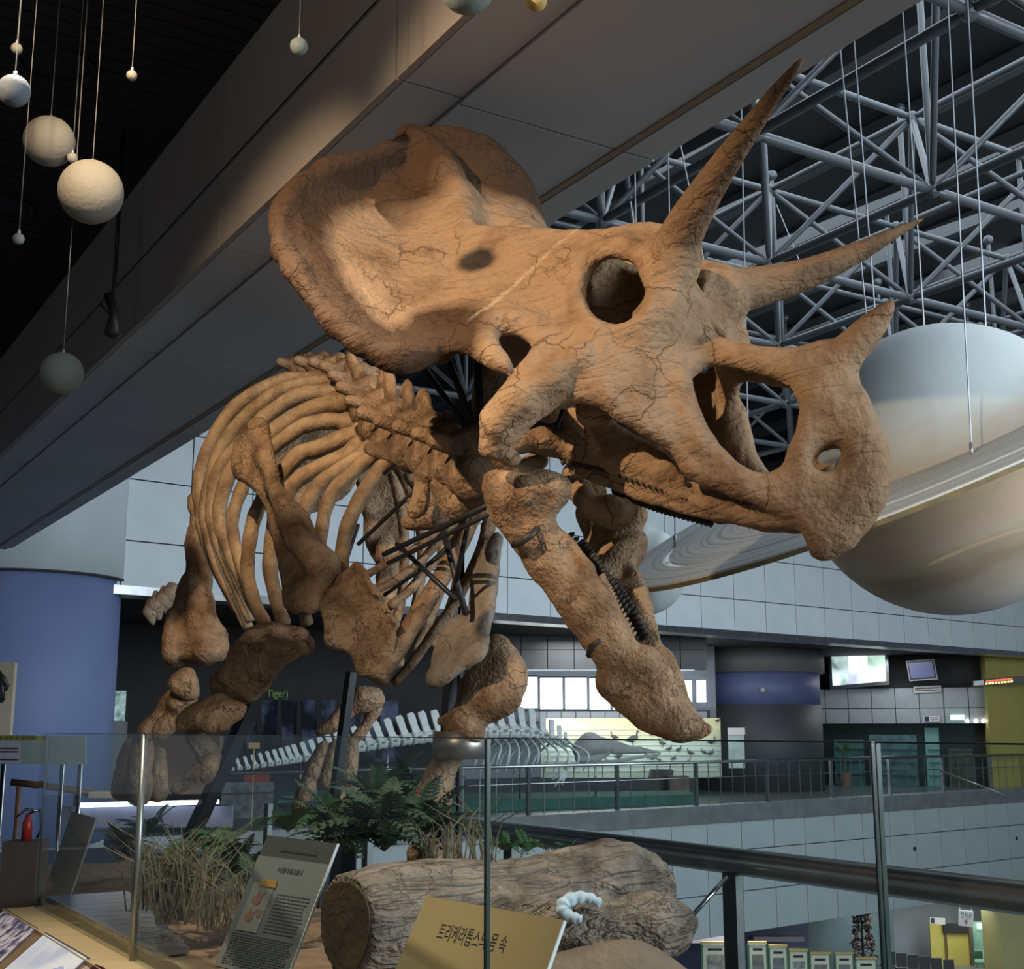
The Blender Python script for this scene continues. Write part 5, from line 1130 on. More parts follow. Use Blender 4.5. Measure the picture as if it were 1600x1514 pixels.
# loose suspension cables under the truss
for i, (a, b, Y_) in enumerate((((1312, 70), (1356, 520), 9.6), ((1063, 225), (1102, 420), 11), ((985, 315), (990, 352), 9), ((1213, 320), (1262, 440), 15))):
    m = MB(); m.tube([at(*a, Y_), at(*b, Y_)], .007, 5); tag(m.build('suspension_cable', M_cable, None, False, True), ('slanting steel suspension cable between the two brow horns', 'thin steel suspension cable right of the near horn base', 'short steel cable above the skull roof', 'thin cable hanging behind the far brow horn')[i], 'cable')
# ================================================================== FAR GALLERY, MIDDLE STOREY
M_glassf = glass('gallery_glass', (.80, .90, .88), .03)
# railing on the kerb
rl = tag(empty('gallery_railing', wl(0, .15, .03)), 'long steel railing with slim balusters along the far gallery', 'railing')
a0, a1 = wa(330), wa(1900)
m = MB(); m.tube([wl(a0, .15, .95), wl(a1, .15, .95)], .035, 10); m.build('top_rail', M_steel, rl, True, True)
m = MB(); m.tube([wl(a0, .15, .62), wl(a1, .15, .62)], .012, 6); m.build('middle_rail', M_steel, rl, True, True)
pm = MB(); pm.box((0, 0, 0), (.07, .07, .90), (WD, WB, Z3)); mep = pm.mesh(); mep.materials.append(M_steel); pm = MB(); pm.tube([(0, 0, -.44), (0, 0, .44)], .011, 6); meb = pm.mesh(); meb.materials.append(M_steel)
aa = wa(833) - 2.4 * 8
while aa < a1:
    if aa > a0:
        o = link('post', mep, None, rl); o.location = wl(aa, .15, .48) - rl.location
        for k in range(1, 6):
            if aa + .4 * k < a1: o = link('baluster', meb, None, rl); o.location = wl(aa + .4 * k, .15, .48) - rl.location
    aa += 2.4
# back walls of the gallery
def yb(px, py, Y): return at(px, py, Y)
def vwall(name, pxa, Ya, pxb, Yb, z0, z1, m, th=.2, kind=True):
    A = at(pxa, 1140, Ya); B = at(pxb, 1140, Yb); d = (B - A); d.z = 0; n = Vector((-d.y, d.x, 0)).normalized()
    if n.y < 0: n.negate()
    mb = MB(); mb.prism([Vector((A.x, A.y, z0)), Vector((B.x, B.y, z0)), Vector((B.x, B.y, z0)) + n * th, Vector((A.x, A.y, z0)) + n * th], (0, 0, z1 - z0)); o = mb.build(name, m)
    if kind: struct(o)
    return o
zl = lambda py, Y: at(800, py, Y).z
vwall('wall_dark_left', 100, 27, 705, 30, 0, 3.86, M_dark)
# letters and the lit diorama window on the dark wall
YT = 28.2; Q = Quad(at(410, 1076, YT), at(450, 1076, YT), at(410, 1092, YT)); root = tag(empty('wall_lettering', at(430, 1090, YT)), 'green lettering on the dark wall above the forest diorama', 'lettering')
Q.text('. Tiger)', .0, .82, .17, d=.004, m=mat('green_letters', (.10, .22, .05), None, emit=.35), parent=root, wid=1.0)
dw = tag(empty('forest_diorama', at(480, 1150, YT)), 'dark blue forest diorama behind glass in the black wall', 'diorama')
Q = Quad(at(385, 1094, YT), at(622, 1094, YT), at(385, 1190, YT)); mb = MB(); Q.rect(mb, 0, 0, 1, 1, .02, .02); o = mb.build('painted_backdrop', mat('night_forest', (.004, .006, .012), (.10, .13, .22), 1.4, .35, emit=.22, detail=9, lo=.45, hi=.7), None, False, True); put(o, dw)
mb = MB()
for k in range(7):
    x = .08 + .13 * k; mb.prism([Q.p(x, .0, .05), Q.p(x + .02, .0, .05), Q.p(x + .03, .95, .05), Q.p(x - .01, .95, .05)], Q.n * .06)
o = mb.build('tree_trunks', M_dark, None, False, True); put(o, dw)
m = MB(); m.box(at(184, 1103, 27.36), (.32, .05, .62)); tag(m.build('side_window', mat('leafy_window', (.10, .22, .20), (.55, .72, .72), 6, .3, emit=.5, detail=6), None, False, True), 'small bright leafy window right of the blue column', 'window')
m = MB(); q0 = at(184, 1127, 27.2); m.box((q0.x, 27.2, q0.z / 2), (.36, .2, q0.z)); tag(m.build('grey_cabinet', mat('pale_cabinet', (.34, .36, .37), None, rough=.5), None, False, True), 'pale grey cabinet under the small leafy window', 'cabinet')
# display cases low behind the left railing
for i, (px0, px1, py0, zb, Y_, c1, c2, lb) in enumerate(((350, 425, 1222, 0, 25.3, (.26, .28, .30), (.12, .13, .15), 'grey display case with small things behind the left railing'), (385, 418, 1209, None, 25.3, (.40, .07, .04), (.30, .05, .03), 'red low box on top of the grey display case'), (430, 640, 1236, 0, 25.9, (.05, .12, .10), (.04, .10, .08), 'long dark green low plinth behind the left railing'))):
    A = at(px0, py0, Y_); B = at(px1, py0, Y_); z0 = at(350, 1222, 25.3).z if zb is None else zb; m = MB(); m.box(((A.x + B.x) / 2, Y_, (A.z + z0) / 2), (B.x - A.x, .4, max(.05, A.z - z0))); tag(m.build('display_case', mat('case%d' % i, c1, c2, 8, .5), None, False, True), lb, 'display case')
m = MB(); q0 = at(397, 1165, 23); m.box(q0, (.19, .03, .10)); m.tube([q0, Vector((q0.x, q0.y + .02, 0))], .012, 5); tag(m.build('small_sign', mat('orange_sign', (.55, .36, .15), None, rough=.6), None, False, True), 'small orange sign behind the glass left of the hanging toes', 'sign')
# windows of the back wall
YW = 34.5
vwall('wall_back', 690, YW + .3, 1120, YW + .3, zl(1128, YW), 3.86, mat('slate_wall', (.13, .14, .16), (.10, .11, .13), 1, .6))
def pane(name, pxa, pxb, pya, pyb, Y, m, n_, parent=None):
    A = at(pxa, pya, Y); B = at(pxb, pyb, Y); mb = MB(); mb.box(((A.x + B.x) / 2, Y, (A.z + B.z) / 2), (B.x - A.x, .04, abs(A.z - B.z))); return mb.build(name, m, parent, False, True)
M_sky = mat('bright_window', (.86, .95, 1.0), None, emit=3.2); M_frame = mat('window_frame', (.12, .15, .17), None, rough=.5)
for i, (a, b, t_, b_) in enumerate(((776, 808, 1058, 1107), (812, 840, 1058, 1107), (844, 879, 1059, 1108), (883, 917, 1059, 1108), (921, 953, 1060, 1109), (957, 985, 1060, 1109), (1000, 1050, 1062, 1100), (1054, 1081, 1063, 1097), (1088, 1103, 1063, 1097))):
    root = struct(empty('window_%d' % (i + 1), at((a + b) / 2, b_, YW))); pane('pane', a, b, t_, b_, YW, M_sky, 0, root)
    for q in ((a - 2, a, t_ - 2, b_ + 2), (b, b + 2, t_ - 2, b_ + 2), (a, b, t_ - 3, t_), (a, b, b_, b_ + 2)): pane('window_frame', *q, YW - .05, M_frame, 0, root)
pane('light_strip', 800, 1085, 1041, 1047, YW + .27, mat('strip_white', (.8, .9, 1.0), None, emit=1.6), 0); tag(bpy.data.objects['light_strip'], 'long white light strip above the bright far windows', 'lamp')
# grey tiled bulkhead above the windows, sill tiles below
bh = struct(vwall('wall_bulkhead', 690, 31, 1105, 31, zl(1046, 31), 3.86, M_gap))
def tiles(parent, pxa, pxb, n, pya, pyb, Y, m, rows=1):
    A = at(pxa, pya, Y); B = at(pxb, pyb, Y); w_ = (B.x - A.x) / n; h_ = (A.z - B.z) / rows; mb = MB(); mb.box((0, 0, 0), (w_ - .02, .03, h_ - .02)); me = mb.mesh(); me.materials.append(m)
    for i in range(n):
        for j in range(rows): o = link('tile', me, None, parent); o.location = Vector((A.x + (i + .5) * w_, Y, B.z + (j + .5) * h_)) - Vector(parent.location)
tiles(bh, 690, 1105, 10, 985, 1046, 30.97, M_grey, 2)
sill = struct(vwall('wall_sill', 690, 34.0, 1110, 34.0, zl(1130, 34), zl(1110, 34), M_gap)); tiles(sill, 695, 1105, 18, 1111, 1129, 33.96, mat('sill_tile', (.17, .19, .24), (.13, .15, .19), 1, .35))
# blue drum, dark bands
dc = at(1185, 1140, 37); m = MB(); m.add(*cyl(Vector((dc.x, dc.y, 0)), 1.75, zl(1100, 35), zl(1048, 35))); drum = struct(m.build('column_drum', mat('deep_blue', (.10, .12, .24), (.085, .10, .21), 1, .55), None, True))
m = MB(); m.add(*cyl(Vector((dc.x, dc.y, 0)), 1.9, zl(1048, 35), 3.86)); m.build('grey_band', M_grey, drum, True)
m = MB(); m.add(*cyl(Vector((dc.x, dc.y, 0)), 1.78, 0, zl(1100, 35))); m.build('dark_base', mat('dark_base', (.05, .05, .055), None, rough=.6), drum, True)
ball = at(1192, 1078, 35.2); o = link('wall_lamp', sphere_mesh(.085, mat('lamp_grey', (.35, .34, .33), None, rough=.3)), None); o.location = Vector((ball.x, dc.y - 1.78, ball.z)); tag(o, 'small round grey lamp on the deep blue drum', 'lamp')
# bird mural and its birds
mu = tag(empty('bird_mural', at(1000, 1210, 33)), 'wide pale striped backdrop of the bird display under the windows', 'mural')
pane('backdrop', 845, 1128, 1122, 1215, 33.5, band_mat('mural_sky', [(0, (.33, .38, .33)), (.35, (.45, .52, .47)), (.5, (.56, .62, .56)), (.62, (.50, .56, .44)), (.72, (.60, .62, .40)), (1, (.62, .60, .34))], .75, .16), 0, mu)
mb = MB()
for k in range(9): A = at(850, 1140 + k * 8, 33.44); B = at(1122, 1140 + k * 8, 33.44); mb.box(((A.x + B.x) / 2, 33.44, A.z), (B.x - A.x, .02, .012))
mb.build('stripe_wires', mat('pale_wire', (.6, .66, .62), None, rough=.5), mu, False, True)
lamp('mural_lamp', 'AREA', at(960, 1120, 32.2), at(990, 1170, 33.5), 60, (.95, 1.0, .95), 4.0, .3)
v = Vol((-.5, -.25, -.2), (.5, .25, .6), .03); v.chain([(-.3, 0, .0), (0, 0, .05), (.18, 0, .12)], [.04, .13, .09], .05); v.chain([(.18, 0, .12), (.22, 0, .3), (.25, 0, .40)], [.05, .035, .05], .03); v.chain([(.25, 0, .4), (.40, 0, .38)], [.03, .012], .01); V_, F_ = v.mesh(); bird_me = np_mesh(V_, F_); bird_me.materials.append(mat('bird_dark', (.05, .055, .055), (.09, .09, .085), 6, .7))
lm = MB(); lm.tube([(.02, .04, -.05), (.03, .04, -.3)], .012, 5); lm.tube([(.02, -.04, -.05), (.03, -.04, -.3)], .012, 5); leg_me = lm.mesh(); leg_me.materials.append(MATS['black_metal'])
ORD = 'first second third fourth fifth sixth seventh eighth ninth tenth eleventh twelfth thirteenth fourteenth fifteenth sixteenth seventeenth eighteenth'.split()
BIRDS = ((988, 1156, .55, 1), (960, 1152, .34, -1), (1035, 1162, .32, -1), (1045, 1171, .30, 1), (1060, 1172, .28, 1), (1079, 1177, .30, -1), (1012, 1182, .30, -1), (1020, 1186, .25, 1), (1110, 1178, .30, 1), (1100, 1176, .25, -1), (1112, 1160, .34, 1), (1052, 1186, .26, 1), (1030, 1188, .24, -1), (967, 1182, .34, 1), (1018, 1148, .24, -1), (1075, 1190, .24, 1), (950, 1190, .24, -1), (1122, 1126, .22, 1))
BX = [q[0] + q[1] * .001 for q in BIRDS]
for i, (a, b, s_, fl_) in enumerate(BIRDS):
    p = at(a, b, 33.475 - .10 * s_); root = tag(empty('bird_specimen', p), 'largest long-necked dark bird specimen before the pale backdrop' if i == 0 else 'small dark bird specimen before the pale backdrop, %s bird from the left' % ORD[sorted(BX).index(a + b * .001)], 'bird', 'bird specimens')
    o = link('body', bird_me, None, root); o.scale = (s_, s_, s_); o.rotation_euler = (0, 0, 0 if fl_ > 0 else math.pi); o = link('legs', leg_me, None, root); o.scale = (s_, s_, s_)
# white poster and dark room right of the mural
pane('poster_panel', 1137, 1164, 1138, 1200, 33.0, mat('poster_pale', (.50, .56, .54), (.30, .38, .36), 3, .5), 0); tag(bpy.data.objects['poster_panel'], 'tall pale green poster right of the bird display', 'poster')
pane('poster_header', 1137, 1164, 1137, 1148, 32.95, mat('poster_white', (.66, .60, .60), None, rough=.5), 0); put(bpy.data.objects['poster_header'], bpy.data.objects['poster_panel'])
m = MB(); A = at(1010, 1203, 32); B = at(1053, 1240, 32); m.prism([(A.x, 32, 0), (B.x, 32, 0), (B.x, 32, A.z), (A.x + .15, 32, A.z), (A.x + .08, 32, A.z * .6)], (0, .6, 0)); tag(m.build('dark_armchair', MATS['black_metal'], None, False, True), 'black block standing behind the railing under the bird display', 'armchair')
m = MB(); A = at(1045, 1212, 31.8); B = at(1075, 1240, 31.8); m.box(((A.x + B.x) / 2, 31.8, A.z / 2), (B.x - A.x, .5, A.z)); tag(m.build('brown_crate', mat('crate_brown', (.14, .08, .06), (.10, .06, .05), 4, .6), None, False, True), 'brown crate right of the black block', 'crate')
vwall('wall_room_dark', 1105, 37.6, 1150, 38.0, 0, zl(1132, 40), M_dark)
# green low stage under the whale
m = MB(); A = at(600, 1246, 27); B = at(1090, 1246, 29.5); m.prism([Vector((A.x, 26.0, 0)), Vector((B.x, 29.6, 0)), Vector((B.x, 31.5, 0)), Vector((A.x, 29.5, 0))], (0, 0, .22)); tag(m.build('green_stage', mat('green_carpet', (.05, .14, .11), (.04, .11, .09), 4, .9), None, False, True), 'low green stage under the whale skeleton', 'stage')
# ------------------------------------------------------------------ whale skeleton
M_whale = mat('white_bone', (.78, .82, .80), (.66, .70, .68), 4, .7)
wh = tag(empty('whale_skeleton', at(800, 1240, 28)), 'white whale skeleton standing in the far gallery', 'whale skeleton')
mb = MB(); mb.tube([(-.11, 0, 0), (-.09, 0, 0), (0, 0, 0), (.09, 0, 0), (.11, 0, 0)], [.10, .13, .105, .13, .10], 12); mb.prism([(-.08, -.022, .09), (.09, -.022, .09), (.03, -.022, .22), (-.02, -.022, .44), (-.07, -.022, .50), (-.19, -.022, .47), (-.17, -.022, .38), (-.11, -.022, .20)], (0, .044, 0)); mb.box((0, 0, .03), (.09, .56, .03)); wv_me = mb.mesh(); wv_me.materials.append(M_whale)
wsp = cr([(350, 1204, 24.0), (430, 1192, 24.6), (500, 1180, 25.1), (570, 1166, 25.7), (660, 1152, 26.4), (730, 1148, 27.0), (790, 1143, 27.5), (830, 1146, 27.9), (870, 1158, 28.3), (888, 1164, 28.5)], 20)
L_ = [at(*q) for q in wsp]; acc = 0; last = None; n_ = 0
for i in range(len(L_) - 1):
    acc += (L_[i + 1] - L_[i]).length
    if last is None or acc > .235 * min(1, max(.5, s_ if n_ else 1)):
        n_ += 1; acc = 0; last = i; u = i / len(L_); s_ = .35 + .75 * math.sin(math.pi * min(1, .12 + u * .62)) if u < .85 else .85 - (u - .85) * 3
        if u < .42: s_ *= .55 + u
        o = link('vertebra', wv_me, None, wh); o.location = L_[i] - wh.location; d = L_[i + 1] - L_[i]; o.rotation_euler = (0, -math.atan2(d.z, math.hypot(d.x, d.y)) + 0, math.atan2(d.y, d.x)); o.scale = (s_, s_, s_)
for i, (a, b, c_, d_, sd) in enumerate([(770 + k * 12.5, 1149 + (k - 5) ** 2 * .25, 766 + k * 13.5 + (k - 4) * 2, 1204 + 2 * (k % 3), 1) for k in range(10)] + [(775 + k * 13, 1150 + (k - 4) ** 2 * .25, 752 + k * 13, 1206, -1) for k in range(8)]):
    Y_ = 27.4 + (a - 770) * .009; q = cr([(a, b, Y_), (a - 8 if sd < 0 else a + 12, b + 10, Y_ - .5 * sd), (c_ - 4 if sd < 0 else c_ + 22, (b + d_) / 2, Y_ - .9 * sd), (c_ + 14 * sd, d_, Y_ - .7 * sd)], 5)
    m = MB(); m.tube([at(*p) for p in q], [.026] * (len(q) - 3) + [.022, .018, .012], 7); m.build('rib', M_whale, wh, True, True)
v = Vol(tuple(np.array(at(960, 1170, 28.8)) - np.array([1.3, .8, .6])), tuple(np.array(at(960, 1170, 28.8)) + np.array([1.5, .8, .6])), .035)
def wp(px, py, Y): return np.array(at(px, py, Y))
v.chain([wp(908, 1170, 28.7), wp(922, 1162, 28.7), wp(945, 1166, 28.7)], [.20, .24, .16], .08); v.chain([wp(930, 1158, 28.7), wp(955, 1163, 28.7), wp(990, 1172, 28.7)], [.10, .12, .07], .05); v.chain([wp(960, 1172, 28.7), wp(1000, 1172, 28.6), wp(1034, 1176, 28.5)], [.10, .075, .02], .04); v.chain([wp(905, 1185, 28.7), wp(930, 1186, 28.7), wp(950, 1178, 28.7)], [.10, .08, .05], .05)
V_, F_ = v.mesh(); c = V_.mean(0); o = link('skull', np_mesh(V_ - c, F_), mat('whale_grey', (.44, .44, .42), (.36, .36, .34), 3, .7)); o.location = c; put(o, wh)
m = MB(); m.tube([at(905, 1194, 28.3), at(960, 1190, 28.2), at(1032, 1178, 28.1)], [.05, .045, .02], 8); m.build('jaw', MATS['whale_grey'], wh, True, True)
for pts in ([(890, 1186), (884, 1205)], [(884, 1205), (872, 1222)], [(884, 1205), (866, 1229)], [(884, 1205), (878, 1226)], [(884, 1205), (862, 1218)]):
    m = MB(); m.tube([at(a, b, 27.2) for a, b in pts], [.05, .025], 6); m.build('flipper_bone', M_whale, wh, True, True)
for a, b, Y_ in ((470, 1186, 25.0), (606, 1162, 26.0), (720, 1150, 27.0), (812, 1146, 27.7), (930, 1180, 28.7)):
    p = at(a, b, Y_); m = MB(); m.tube([p, Vector((p.x, p.y, .225 if a > 600 else .01))], .022, 6); m.build('support_pole', M_steel, wh, True, True)
# ------------------------------------------------------------------ right part of the far gallery
A = at(1256, 1140, 40.5); B = at(1556, 1140, 38.0)
def rw(a, z, d=0):      # a along the wall in 0..1
    n = Vector((-(B - A).y, (B - A).x, 0)).normalized(); n = n if n.y < 0 else -n; v_ = A.lerp(B, a) + n * d; return Vector((v_.x, v_.y, z))
def rwa(px):
    k = (px - 800) / F * cT; return (k * A.y - A.x) / ((B.x - A.x) - k * (B.y - A.y))
def rz(px, py): a = rwa(px); p = A.lerp(B, a); return at(px, py, p.y).z
mb = MB(); mb.prism([rw(-.02, 0, -.3), rw(1.05, 0, -.3), rw(1.05, 3.86, -.3), rw(-.02, 3.86, -.3)], Vector((0, .15, 0))); struct(mb.build('wall_right_black', M_dark))
z0_, z1_ = rz(1400, 1131), rz(1400, 1075); zm = rz(1400, 1107)
mb = MB(); mb.prism([rw(0, z0_, -.2), rw(1, z0_, -.2), rw(1, z0_, 0), rw(0, z0_, 0)], (0, 0, z1_ - z0_)); tw = struct(mb.build('wall_right_tiled', M_gap))
ud = (B - A).normalized(); ud.z = 0; nn = Vector((-ud.y, ud.x, 0)); n_t = 8; wt = (B - A).length / n_t
for (za, zb) in ((z0_, zm), (zm, z1_)):
    mb = MB(); mb.box((0, 0, 0), (wt - .025, .03, zb - za - .025), (ud, nn, Z3)); me = mb.mesh(); me.materials.append(M_lgrey)
    for i in range(n_t): o = link('tile', me, None, tw); o.location = rw((i + .5) / n_t, (za + zb) / 2, .015)
def rquad(p0, p1, p2, d):
    def pt(q): a = rwa(q[0]); v_ = rw(a, rz(*q), d); return v_
    return Quad(pt(p0), pt(p1), pt(p2))
lb = tag(empty('lightbox_poster', rw(rwa(1350), rz(1350, 1075), .3)), 'large bright poster lightbox on the black wall of the far gallery', 'lightbox')
Q = rquad((1304, 1022), (1397, 1013), (1304, 1078), .35); f = Q.board('frame', .12, M_steel); put(f, lb)
for a0_, a1_, m_ in ((.05, .33, mat('lb_a', (.04, .09, .08), (.75, .95, .92), 1.6, .4, emit=1.1, detail=7)), (.335, .66, mat('lb_b', (.9, 1.0, 1.0), (.35, .38, .5), 1.0, .4, emit=1.5, detail=6)), (.665, .95, mat('lb_c', (.22, .38, .25), (.8, 1.0, .95), 1.2, .4, emit=1.2, detail=6))):
    mb = MB(); Q.rect(mb, a0_, .10, a1_, .90, .02, .01); o = mb.build('lit_picture', m_, None, False, True); put(o, lb)
tv = tag(empty('wall_television', rw(rwa(1450), rz(1450, 1062), .3)), 'dark wall television tilted right of the poster lightbox', 'television')
Q = rquad((1426, 1034), (1470, 1031), (1430, 1065), .5); f = Q.board('casing', .10, mat('tv_casing', (.30, .30, .31), None, rough=.4)); put(f, tv)
mb = MB(); Q.rect(mb, .03, .05, .97, .95, .002, .004); o = mb.build('bezel', MATS['black_metal'], None, False, True); put(o, tv)
mb = MB(); Q.rect(mb, .08, .11, .92, .87, .008, .004); o = mb.build('screen', mat('tv_blue', (.09, .10, .19), None, rough=.25, emit=.35), None, False, True); put(o, tv)
def flat_sign(name, p0, p1, p2, m_, label, d=.1, cat='sign'):
    Q = rquad(p0, p1, p2, d); o = Q.board(name, .03, m_); tag(o, label, cat); return Q, o
M_paper = mat('pale_paper', (.62, .58, .55), None, rough=.6)
Q, o = flat_sign('notice_sign', (1432, 1073), (1475, 1071), (1432, 1083), M_paper, 'pale notice strip under the tilted television')
mb = MB()
for b in (.25, .6):
    for k in range(14): Q.rect(mb, .05 + k * .065, b, .10 + k * .065, b + .18, .004)
t_ = mb.build('small_print', M_ink, None, False, True); put(t_, o)
Q, o = flat_sign('accessible_sign', (1445, 1119), (1470, 1118), (1445, 1128), M_paper, 'small wheelchair access sign on the grey tiles of the far gallery')
mb = MB(); Q.rect(mb, .06, .1, .34, .9, .004); t_ = mb.build('symbol_field', mat('navy', (.02, .02, .06), None, rough=.5), None, False, True); put(t_, o)
mb = MB()
for b in (.25, .6):
    for k in range(6): Q.rect(mb, .42 + k * .09, b, .48 + k * .09, b + .16, .004)
t_ = mb.build('small_print', M_ink, None, False, True); put(t_, o)
Q, o = flat_sign('exit_sign', (1487, 1117), (1509, 1117), (1487, 1125), mat('exit_glow', (.45, .85, .80), None, emit=1.6), 'glowing pale green exit sign on the grey tiles', .15)
led = tag(empty('led_display', rw(rwa(1560), rz(1560, 1070), .8)), 'long black scrolling display with red and yellow characters', 'led display')
Q = Quad(at(1520, 1063, 37.4), at(1660, 1051, 37.2), at(1520, 1073, 37.4)); f = Q.board('casing', .15, MATS['black_metal']); put(f, led)
mb = MB(); Q.rect(mb, .01, .15, .12, .85, .004); o = mb.build('clock_field', mat('led_grey', (.4, .42, .42), None, emit=.3), None, False, True); put(o, led)
for nm_, m_, b, segs in (('red_characters', mat('led_red', (.9, .12, .05), None, emit=1.6), .18, [(.15 + k * .03, .172 + k * .03) for k in range(10)] + [(.62 + k * .03, .642 + k * .03) for k in range(9)]), ('yellow_characters', mat('led_yellow', (.85, .75, .25), None, emit=1.4), .55, [(.14 + k * .035, .166 + k * .035) for k in range(9)] + [(.62 + k * .03, .642 + k * .03) for k in range(9)])):
    mb = MB()
    for a0_, a1_ in segs: Q.rect(mb, a0_, b, a1_, b + .28, .004)
    o = mb.build(nm_, m_, None, False, True); put(o, led); o['kind'] = 'stuff'
# yellow wall at the right edge
m = MB(); A2 = at(1546, 1140, 37.6); B2 = at(2300, 1140, 59); m.prism([Vector((A2.x, A2.y, 0)), Vector((B2.x, B2.y, 0)), Vector((B2.x, B2.y + 2, 0)), Vector((A2.x + .4, A2.y + 2, 0))], (0, 0, 3.9)); struct(m.build('wall_yellow', M_yell))
# glazed front below the tiles, counter, spot lamps
m = MB(); m.prism([rw(.02, 0, .3), rw(.9, 0, .3), rw(.9, z0_, .3), rw(.02, z0_, .3)], nn * .02); tag(m.build('glazed_shop_front', M_glassf, None, False, True), 'dim glazed front under the grey tiled band of the far gallery', 'glazing')
for i, px_ in enumerate((1513, 1526, 1538)):
    o = link('spot_bulb', sphere_mesh(.05, mat('bulb', (1, .95, .9), None, emit=8), 12, 8), None); o.location = rw(rwa(px_), rz(px_, 1126.5), .06); tag(o, ('tiny bright spot bulb nearest the exit sign', 'middle tiny spot bulb of the three right of the exit sign', 'tiny spot bulb nearest the yellow wall')[i], 'lamp', 'spot bulbs')
for i, (px_, w_, h_, m_, lb_) in enumerate(((1330, .9, 1.35, mat('shop_teal', (.16, .24, .25), (.08, .13, .14), 3, .4), 'teal shelf unit left inside the glazed front'), (1400, 1.4, 1.5, mat('shop_grey', (.20, .25, .27), (.10, .13, .15), 4, .4), 'grey shelf unit in the middle of the glazed front'), (1462, .4, 1.7, mat('shop_pale', (.36, .46, .46), None, rough=.4), 'pale cabinet right of the grey shelf unit'), (1505, .7, 1.1, mat('shop_brown', (.12, .08, .06), None, rough=.5), 'brown counter near the yellow wall'))):
    p = rw(rwa(px_), h_ / 2, -.0); m = MB(); m.box(p + Vector((0, .35, 0)) - nn * .0, (w_, .2, h_), (ud, nn, Z3)); r0 = m.build('shelf_unit', m_, None, False, True); tag(r0, lb_, 'shelf unit')
    for k in range(3): m = MB(); m.box(p + Vector((0, .22, -h_ / 2 + .3 + k * .38)), (w_ * .92, .06, .03), (ud, nn, Z3)); s2 = m.build('shelf', M_steel, None, False, True); put(s2, r0)
# plant in the shop front
rt = tag(empty('pot_plant', rw(rwa(1325), .4, .75)), 'dim leafy pot plant before the glazed front', 'plant')
for k in range(14):
    o = link('leaf', fronds[0][k % 3], None, rt); o.rotation_euler = (0, -R.uniform(.1, .9), R.uniform(0, 6.28)); o.scale = (.45, .45, .45); o.location = (0, 0, .55)
m = MB(); m.tube([(0, 0, 0), (0, 0, .6)], .03, 6); m.build('stem', mat('stem_brown', (.10, .08, .05), None), None); s2 = bpy.data.objects['stem']; s2.parent = rt
m = MB(); m.tube([(0, 0, -.4), (0, 0, .0)], [.14, .18], 10); m.build('pot', mat('pot_clay', (.16, .10, .07), None), None); s2 = bpy.data.objects['pot']; s2.parent = rt
# reflection-like diagonal brace rail of the lower ramp
m = MB(); m.tube([at(1470, 1205, 33), at(1600, 1252, 29)], .02, 6); tag(m.build('ramp_rail', M_steel, None, True, True), 'slim steel rail slanting down at the right picture edge', 'rail')
# fill lamps in the ceiling of the gallery
for i, (px_, Y_) in enumerate(((900, 30), (1150, 33), (1400, 37.5), (480, 25.5))):
    p = at(px_, 1140, Y_); lamp('gallery_lamp', 'AREA', (p.x, p.y, 3.75), (p.x, p.y + .01, 0), (45, 40, 60, 14)[i], (.88, .95, 1.0), 1.4)
# ================================================================== LOWER STOREY
ZL = -4.9
def lw_(px, py, Y): return at(px, py, Y)
vwall('wall_lower_navy', 1040, 33, 1250, 36, ZL, -2.7, mat('navy_wall', (.05, .06, .12), (.04, .05, .10), 1, .5))
vwall('wall_lower_slate', 1245, 36, 1380, 37, ZL, -2.7, mat('slate_teal', (.10, .14, .15), (.08, .11, .12), 1, .5))
vwall('wall_lower_right', 1360, 39, 1640, 40, ZL, -2.7, mat('lower_tile', (.30, .31, .33), (.26, .27, .29), 1, .5))
for i, (px_, Y_) in enumerate(((1150, 31), (1400, 35.5), (1530, 37))):
    p = at(px_, 1400, Y_); lamp('lower_lamp', 'AREA', (p.x, p.y, -2.78), (p.x, p.y + .01, -5), (40, 60, 60)[i], (.95, .98, 1.0), 1.6)
